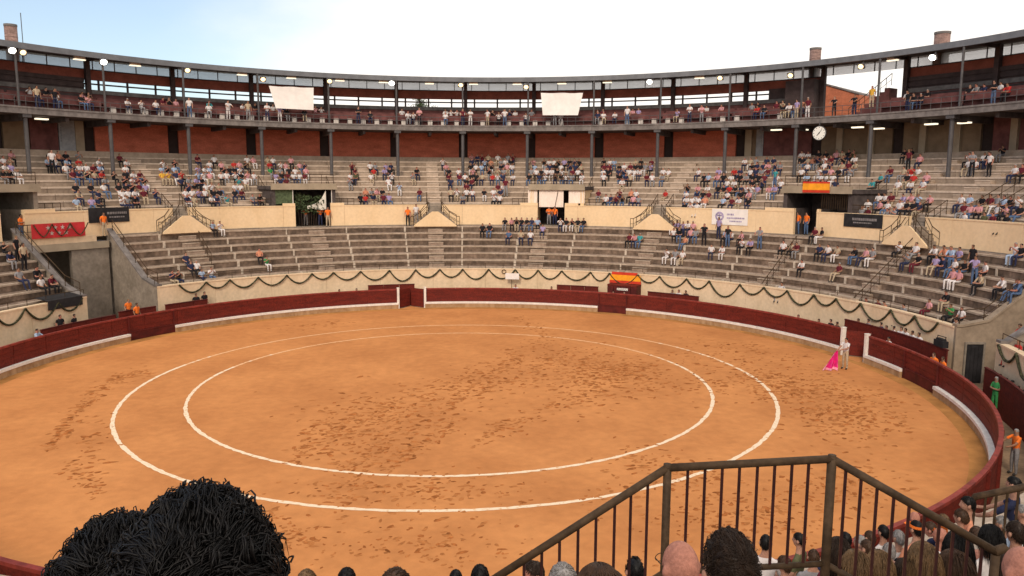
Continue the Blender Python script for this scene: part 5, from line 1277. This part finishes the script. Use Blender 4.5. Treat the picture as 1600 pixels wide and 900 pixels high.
def near_person(x, y, w, top, bottom, hair, style, label, pose='sit_up', turn=0.0, skin=0, d=None, n=420, hs=1.0, snap=True):
    hw = .172*hs
    d = d or hw*F_PX/w
    p = CP+ray(x, y)*d; r0 = hypot(p.x, p.y)
    if snap and pose != 'stand_lean':
        k = round((r0-.30-25.2)/.85); r0 = 25.2+.85*k+.30; p = at_ring(x, y, r0, far=False)
    a = degrees(atan2(p.x, p.y)); m, hc = NT[pose]
    topz = hc.z+.118+(.012 if style else 0)
    rz = FACE(a)+turn; off = Matrix.Rotation(rz, 3, 'Z') @ Vector((hc.x, hc.y, 0))
    loc = Vector((p.x-off.x, p.y-off.y, p.z-topz*hs))
    o = bpy.data.objects.new('person', m); COL.objects.link(o); o.location = loc; o.rotation_euler = (0, 0, rz); o.scale = (hs,)*3
    for i, mm in enumerate((SKIN[skin], CM[top], CM[bottom], HAIRM['black'])):
        o.material_slots[i].link = 'OBJECT'; o.material_slots[i].material = mm
    tag(o, label, 'person', 'spectators on this side')
    if style:
        mb = hair_mesh(hc, style, n, int(x*7+y)); h = bpy.data.objects.new('hair', mb.mesh('hair', HAIRM[hair], (0, 0, 0), True)); COL.objects.link(h); h.parent = o
    return o
NEAR = [(617, 889, 60, 'beige', 'navy', 'brown', 'short', 'brown haired man, head top only, bottom edge below the middle gate', 0, 300),
        (478, 890, 36, 'pink', 'navy', 'fair', 'short', 'fair head at the bottom edge close beside the big black haired head', 0, 200), (541, 887, 30, 'black', 'black', 'black', 'short', 'black head at the bottom edge between fair and brown heads', 0, 200),
        (712, 890, 22, 'grey', 'navy', 'black', 'short', 'small dark head at the bottom edge, paired with a larger one', 0, 160), (750, 882, 30, 'navy', 'navy', 'black', 'short', 'round black head at the bottom edge left of the railing foot', 0, 200),
        (833, 876, 30, 'pink', 'navy', 'dark brown', 'short', 'person turning a pink face aside under the sloping railing', 1.9, 200), (880, 880, 48, 'grey', 'navy', 'grey', 'short', 'grey haired head under the sloping railing', 0, 360),
        (938, 882, 80, 'beige', 'navy', 'brown', 'bob', 'wide brown haired head at the bottom edge beside the grey haired head', 0, 600), (993, 872, 30, 'white', 'navy', 'black', 'messy', 'dark tousled head behind the bald man', 0, 500),
        (1065, 847, 62, 'white', 'navy', 'grey', None, 'bald man with glasses at the foot of the railing post', .25, 0), (1143, 833, 92, 'black', 'navy', 'dark brown', 'messy', 'man with thick dark brown hair beside the bald man', 0, 3000),
        (1197, 835, 18.6, 'white', 'beige', 'black', 'short', 'black haired man in white shirt seen through the level railing bars', -.5, 160), (1249, 832, 17, 'olive', 'black', 'black', 'short', 'black haired man in dark olive jacket beside the thick post', .6, 160),
        (1310, 838, 26, 'maroon', 'navy', 'dark brown', 'long', 'woman with long dark brown hair just past the thick post', 0, 260), (1322, 831, 16, 'black', 'navy', 'black', 'short', 'small black head behind the dark brown long haired woman', 0, 120), (1345, 836, 18, 'grey', 'navy', 'grey', 'short', 'grey haired man in grey over the first fair haired woman', .4, 160),
        (1360, 829, 16, 'maroon', 'navy', 'brown', 'short', 'person in maroon beside the grey haired man in grey', 0, 120), (1337, 858, 31, 'salmon', 'beige', 'fair', 'long', 'fair haired woman in salmon, first of two side by side', 0, 320), (1373, 858, 29, 'white', 'beige', 'fair', 'long', 'fair haired woman in white, second of two side by side', 0, 320),
        (1381, 820, 17, 'white', 'navy', 'black', 'short', 'black haired man in bright white shirt by the red fence curve', 0, 160), (1433, 813, 19, 'salmon', 'black', 'black', 'short', 'black haired man under an orange sun visor', 0, 160), (1405, 828, 18, 'white', 'denim', 'grey', 'short', 'grey haired man in white shirt below the railing slope', 0, 160),
        (1430, 800, 15, 'pink', 'navy', 'grey', None, 'bald pink headed man nearest the red fence curve', 0, 0), (1475, 803, 17, 'beige', 'beige', 'fair', 'short', 'fair haired man in beige nearest the fence', 0, 120), (1470, 825, 20, 'white', 'beige', 'grey', None, 'bald man in white below the sloping handrail', .5, 0),
        (1513, 775, 19, 'salmon', 'navy', 'black', 'short', 'dark haired man in salmon shirt turning his head by the stair rail', .9, 160), (1503, 795, 20, 'denim', 'denim', 'brown', 'short', 'person bending forward in a blue denim shirt', .3, 160), (1549, 819, 27, 'white', 'navy', 'black', 'bob', 'woman with round black hair over the railing end post', 0, 320),
        (1589, 814, 27, 'white', 'navy', 'dark brown', 'short', 'dark brown haired man in white shirt at the picture edge', 0, 300), (1598, 788, 19, 'white', 'navy', 'grey', 'short', 'grey haired person in white at the far picture edge', .8, 140), (1444, 846, 40, 'red', 'beige', 'fair', 'bob', 'fair haired woman in red top behind the sloping bars', 0, 520),
        (1491, 858, 40, 'beige', 'beige', 'brown', 'long', 'woman with long light brown hair behind the sloping bars', 0, 520), (1529, 859, 25, 'navy', 'navy', 'brown', None, 'balding man in navy beside the railing end post', .7, 0), (1496, 828, 28, 'black', 'navy', 'black', 'long', 'woman with long black hair right below the handrail', 0, 300),
        (1226, 868, 20, 'red', 'navy', 'brown', 'short', 'brown haired person in red below the level railing bars', .3, 140), (1272, 858, 19, 'grey', 'navy', 'brown', 'short', 'brown haired person in grey tucked behind the thick railing post', -.4, 140),
        (1297, 872, 24, 'white', 'navy', 'black', 'short', 'black haired person in white just under the lower railing bar', 0, 160), (1356, 843, 19, 'white', 'beige', 'brown', 'short', 'brown haired person in white between the two fair haired women', .2, 140),
        (1390, 848, 20, 'pale blue', 'navy', 'grey', 'short', 'grey haired person in pale blue before the woman in the red top', -.3, 140), (1415, 872, 26, 'red', 'navy', 'dark brown', 'bob', 'dark bobbed hair and red blouse left of the woman in the red top', 0, 220),
        (1455, 815, 17, 'pink', 'beige', 'brown', 'short', 'brown haired person in pink beside the orange sun visor', .5, 120), (1478, 846, 20, 'white', 'navy', 'black', 'short', 'black haired person in white under the middle of the sloping handrail', 0, 140),
        (1527, 822, 20, 'salmon', 'navy', 'brown', 'short', 'brown haired person in salmon above the railing end post', -.4, 140), (1567, 806, 19, 'pale blue', 'denim', 'grey', 'short', 'grey haired person in pale blue below the stair rail', .3, 140),
        (1562, 846, 25, 'white', 'navy', 'brown', 'short', 'brown haired person in white beyond the railing end post', .2, 200), (1580, 862, 30, 'lilac', 'navy', 'dark brown', 'long', 'woman with long dark hair in lilac at the bottom picture corner', 0, 260),
        (1601, 856, 52, 'pink', 'navy', 'grey', None, 'big bald head cut by the picture edge at the bottom', 0, 0)]
for (x, y, wd, tp_, bt, hr_, st, lb, tn, n) in NEAR:
    near_person(x, y, wd, tp_, bt, hr_, st, lb, random.choice(['sit_up', 'sit_up', 'sit_forward']) if wd < 24 else 'sit_up', tn, 2 if st is None or 'pink' in lb else 0, n=n)
near_person(1585, 744, 18, 'navy', 'black', 'black', 'short', 'person in dark navy leaning on the stair rail below the man in orange', 'stand_lean', .4, d=11.6, n=140, snap=False)
# the black haired heads right in front of the camera
near_person(300, 784, 236, 'black', 'navy', 'black', 'messy', 'man with tousled black hair filling the lower edge in front of the camera', d=.80, n=8200, hs=1.0, snap=False)
near_person(176, 822, 150, 'black', 'navy', 'black', 'messy', 'black haired head just beyond the big tousled head, on its outer side', d=1.02, n=5200, snap=False)
# glasses of the bald man, orange visor
for q in list(bpy.data.objects):
    lb = q.get('label', '')
    if lb.startswith('bald man with glasses'):
        hc = NT['sit_up'][1]; mb = MB()
        for sx in (-1, 1):
            mb.tube([hc+Vector((sx*.079, -.012, .002)), hc+Vector((sx*.082, .02, .012)), hc+Vector((sx*.074, .088, .012))], .0028, 5)
            mb.tube([hc+Vector((sx*(.038+.032*cos(t*pi/6)), .100, .008+.020*sin(t*pi/6))) for t in range(13)], .002, 4)
        o = mb.build('glasses', rail, None); o.parent = q; o.location = (0, 0, 0)
    if 'orange sun visor' in lb:
        hc = NT['sit_up'][1]; mb = MB(); n = 18
        for k in range(n):
            t0, t1 = 2*pi*k/n, 2*pi*(k+1)/n
            def e(t, z, g): return hc+Vector((.086*g*sin(t), .108*g*cos(t), z))
            mb.hexa([e(t0, .030, 1), e(t1, .030, 1), e(t1, .030, .93), e(t0, .030, .93), e(t0, .066, .97), e(t1, .066, .97), e(t1, .066, .9), e(t0, .066, .9)])
        mb.quad([hc+Vector((.08*sin(t), .06+.05*cos(t)+(.07 if abs(t) < 1.3 else 0), .034)) for t in [-1.5+.3*i for i in range(11)]])
        o = mb.build('visor', CM['orange'], None); o.parent = q; o.location = (0, 0, 0)
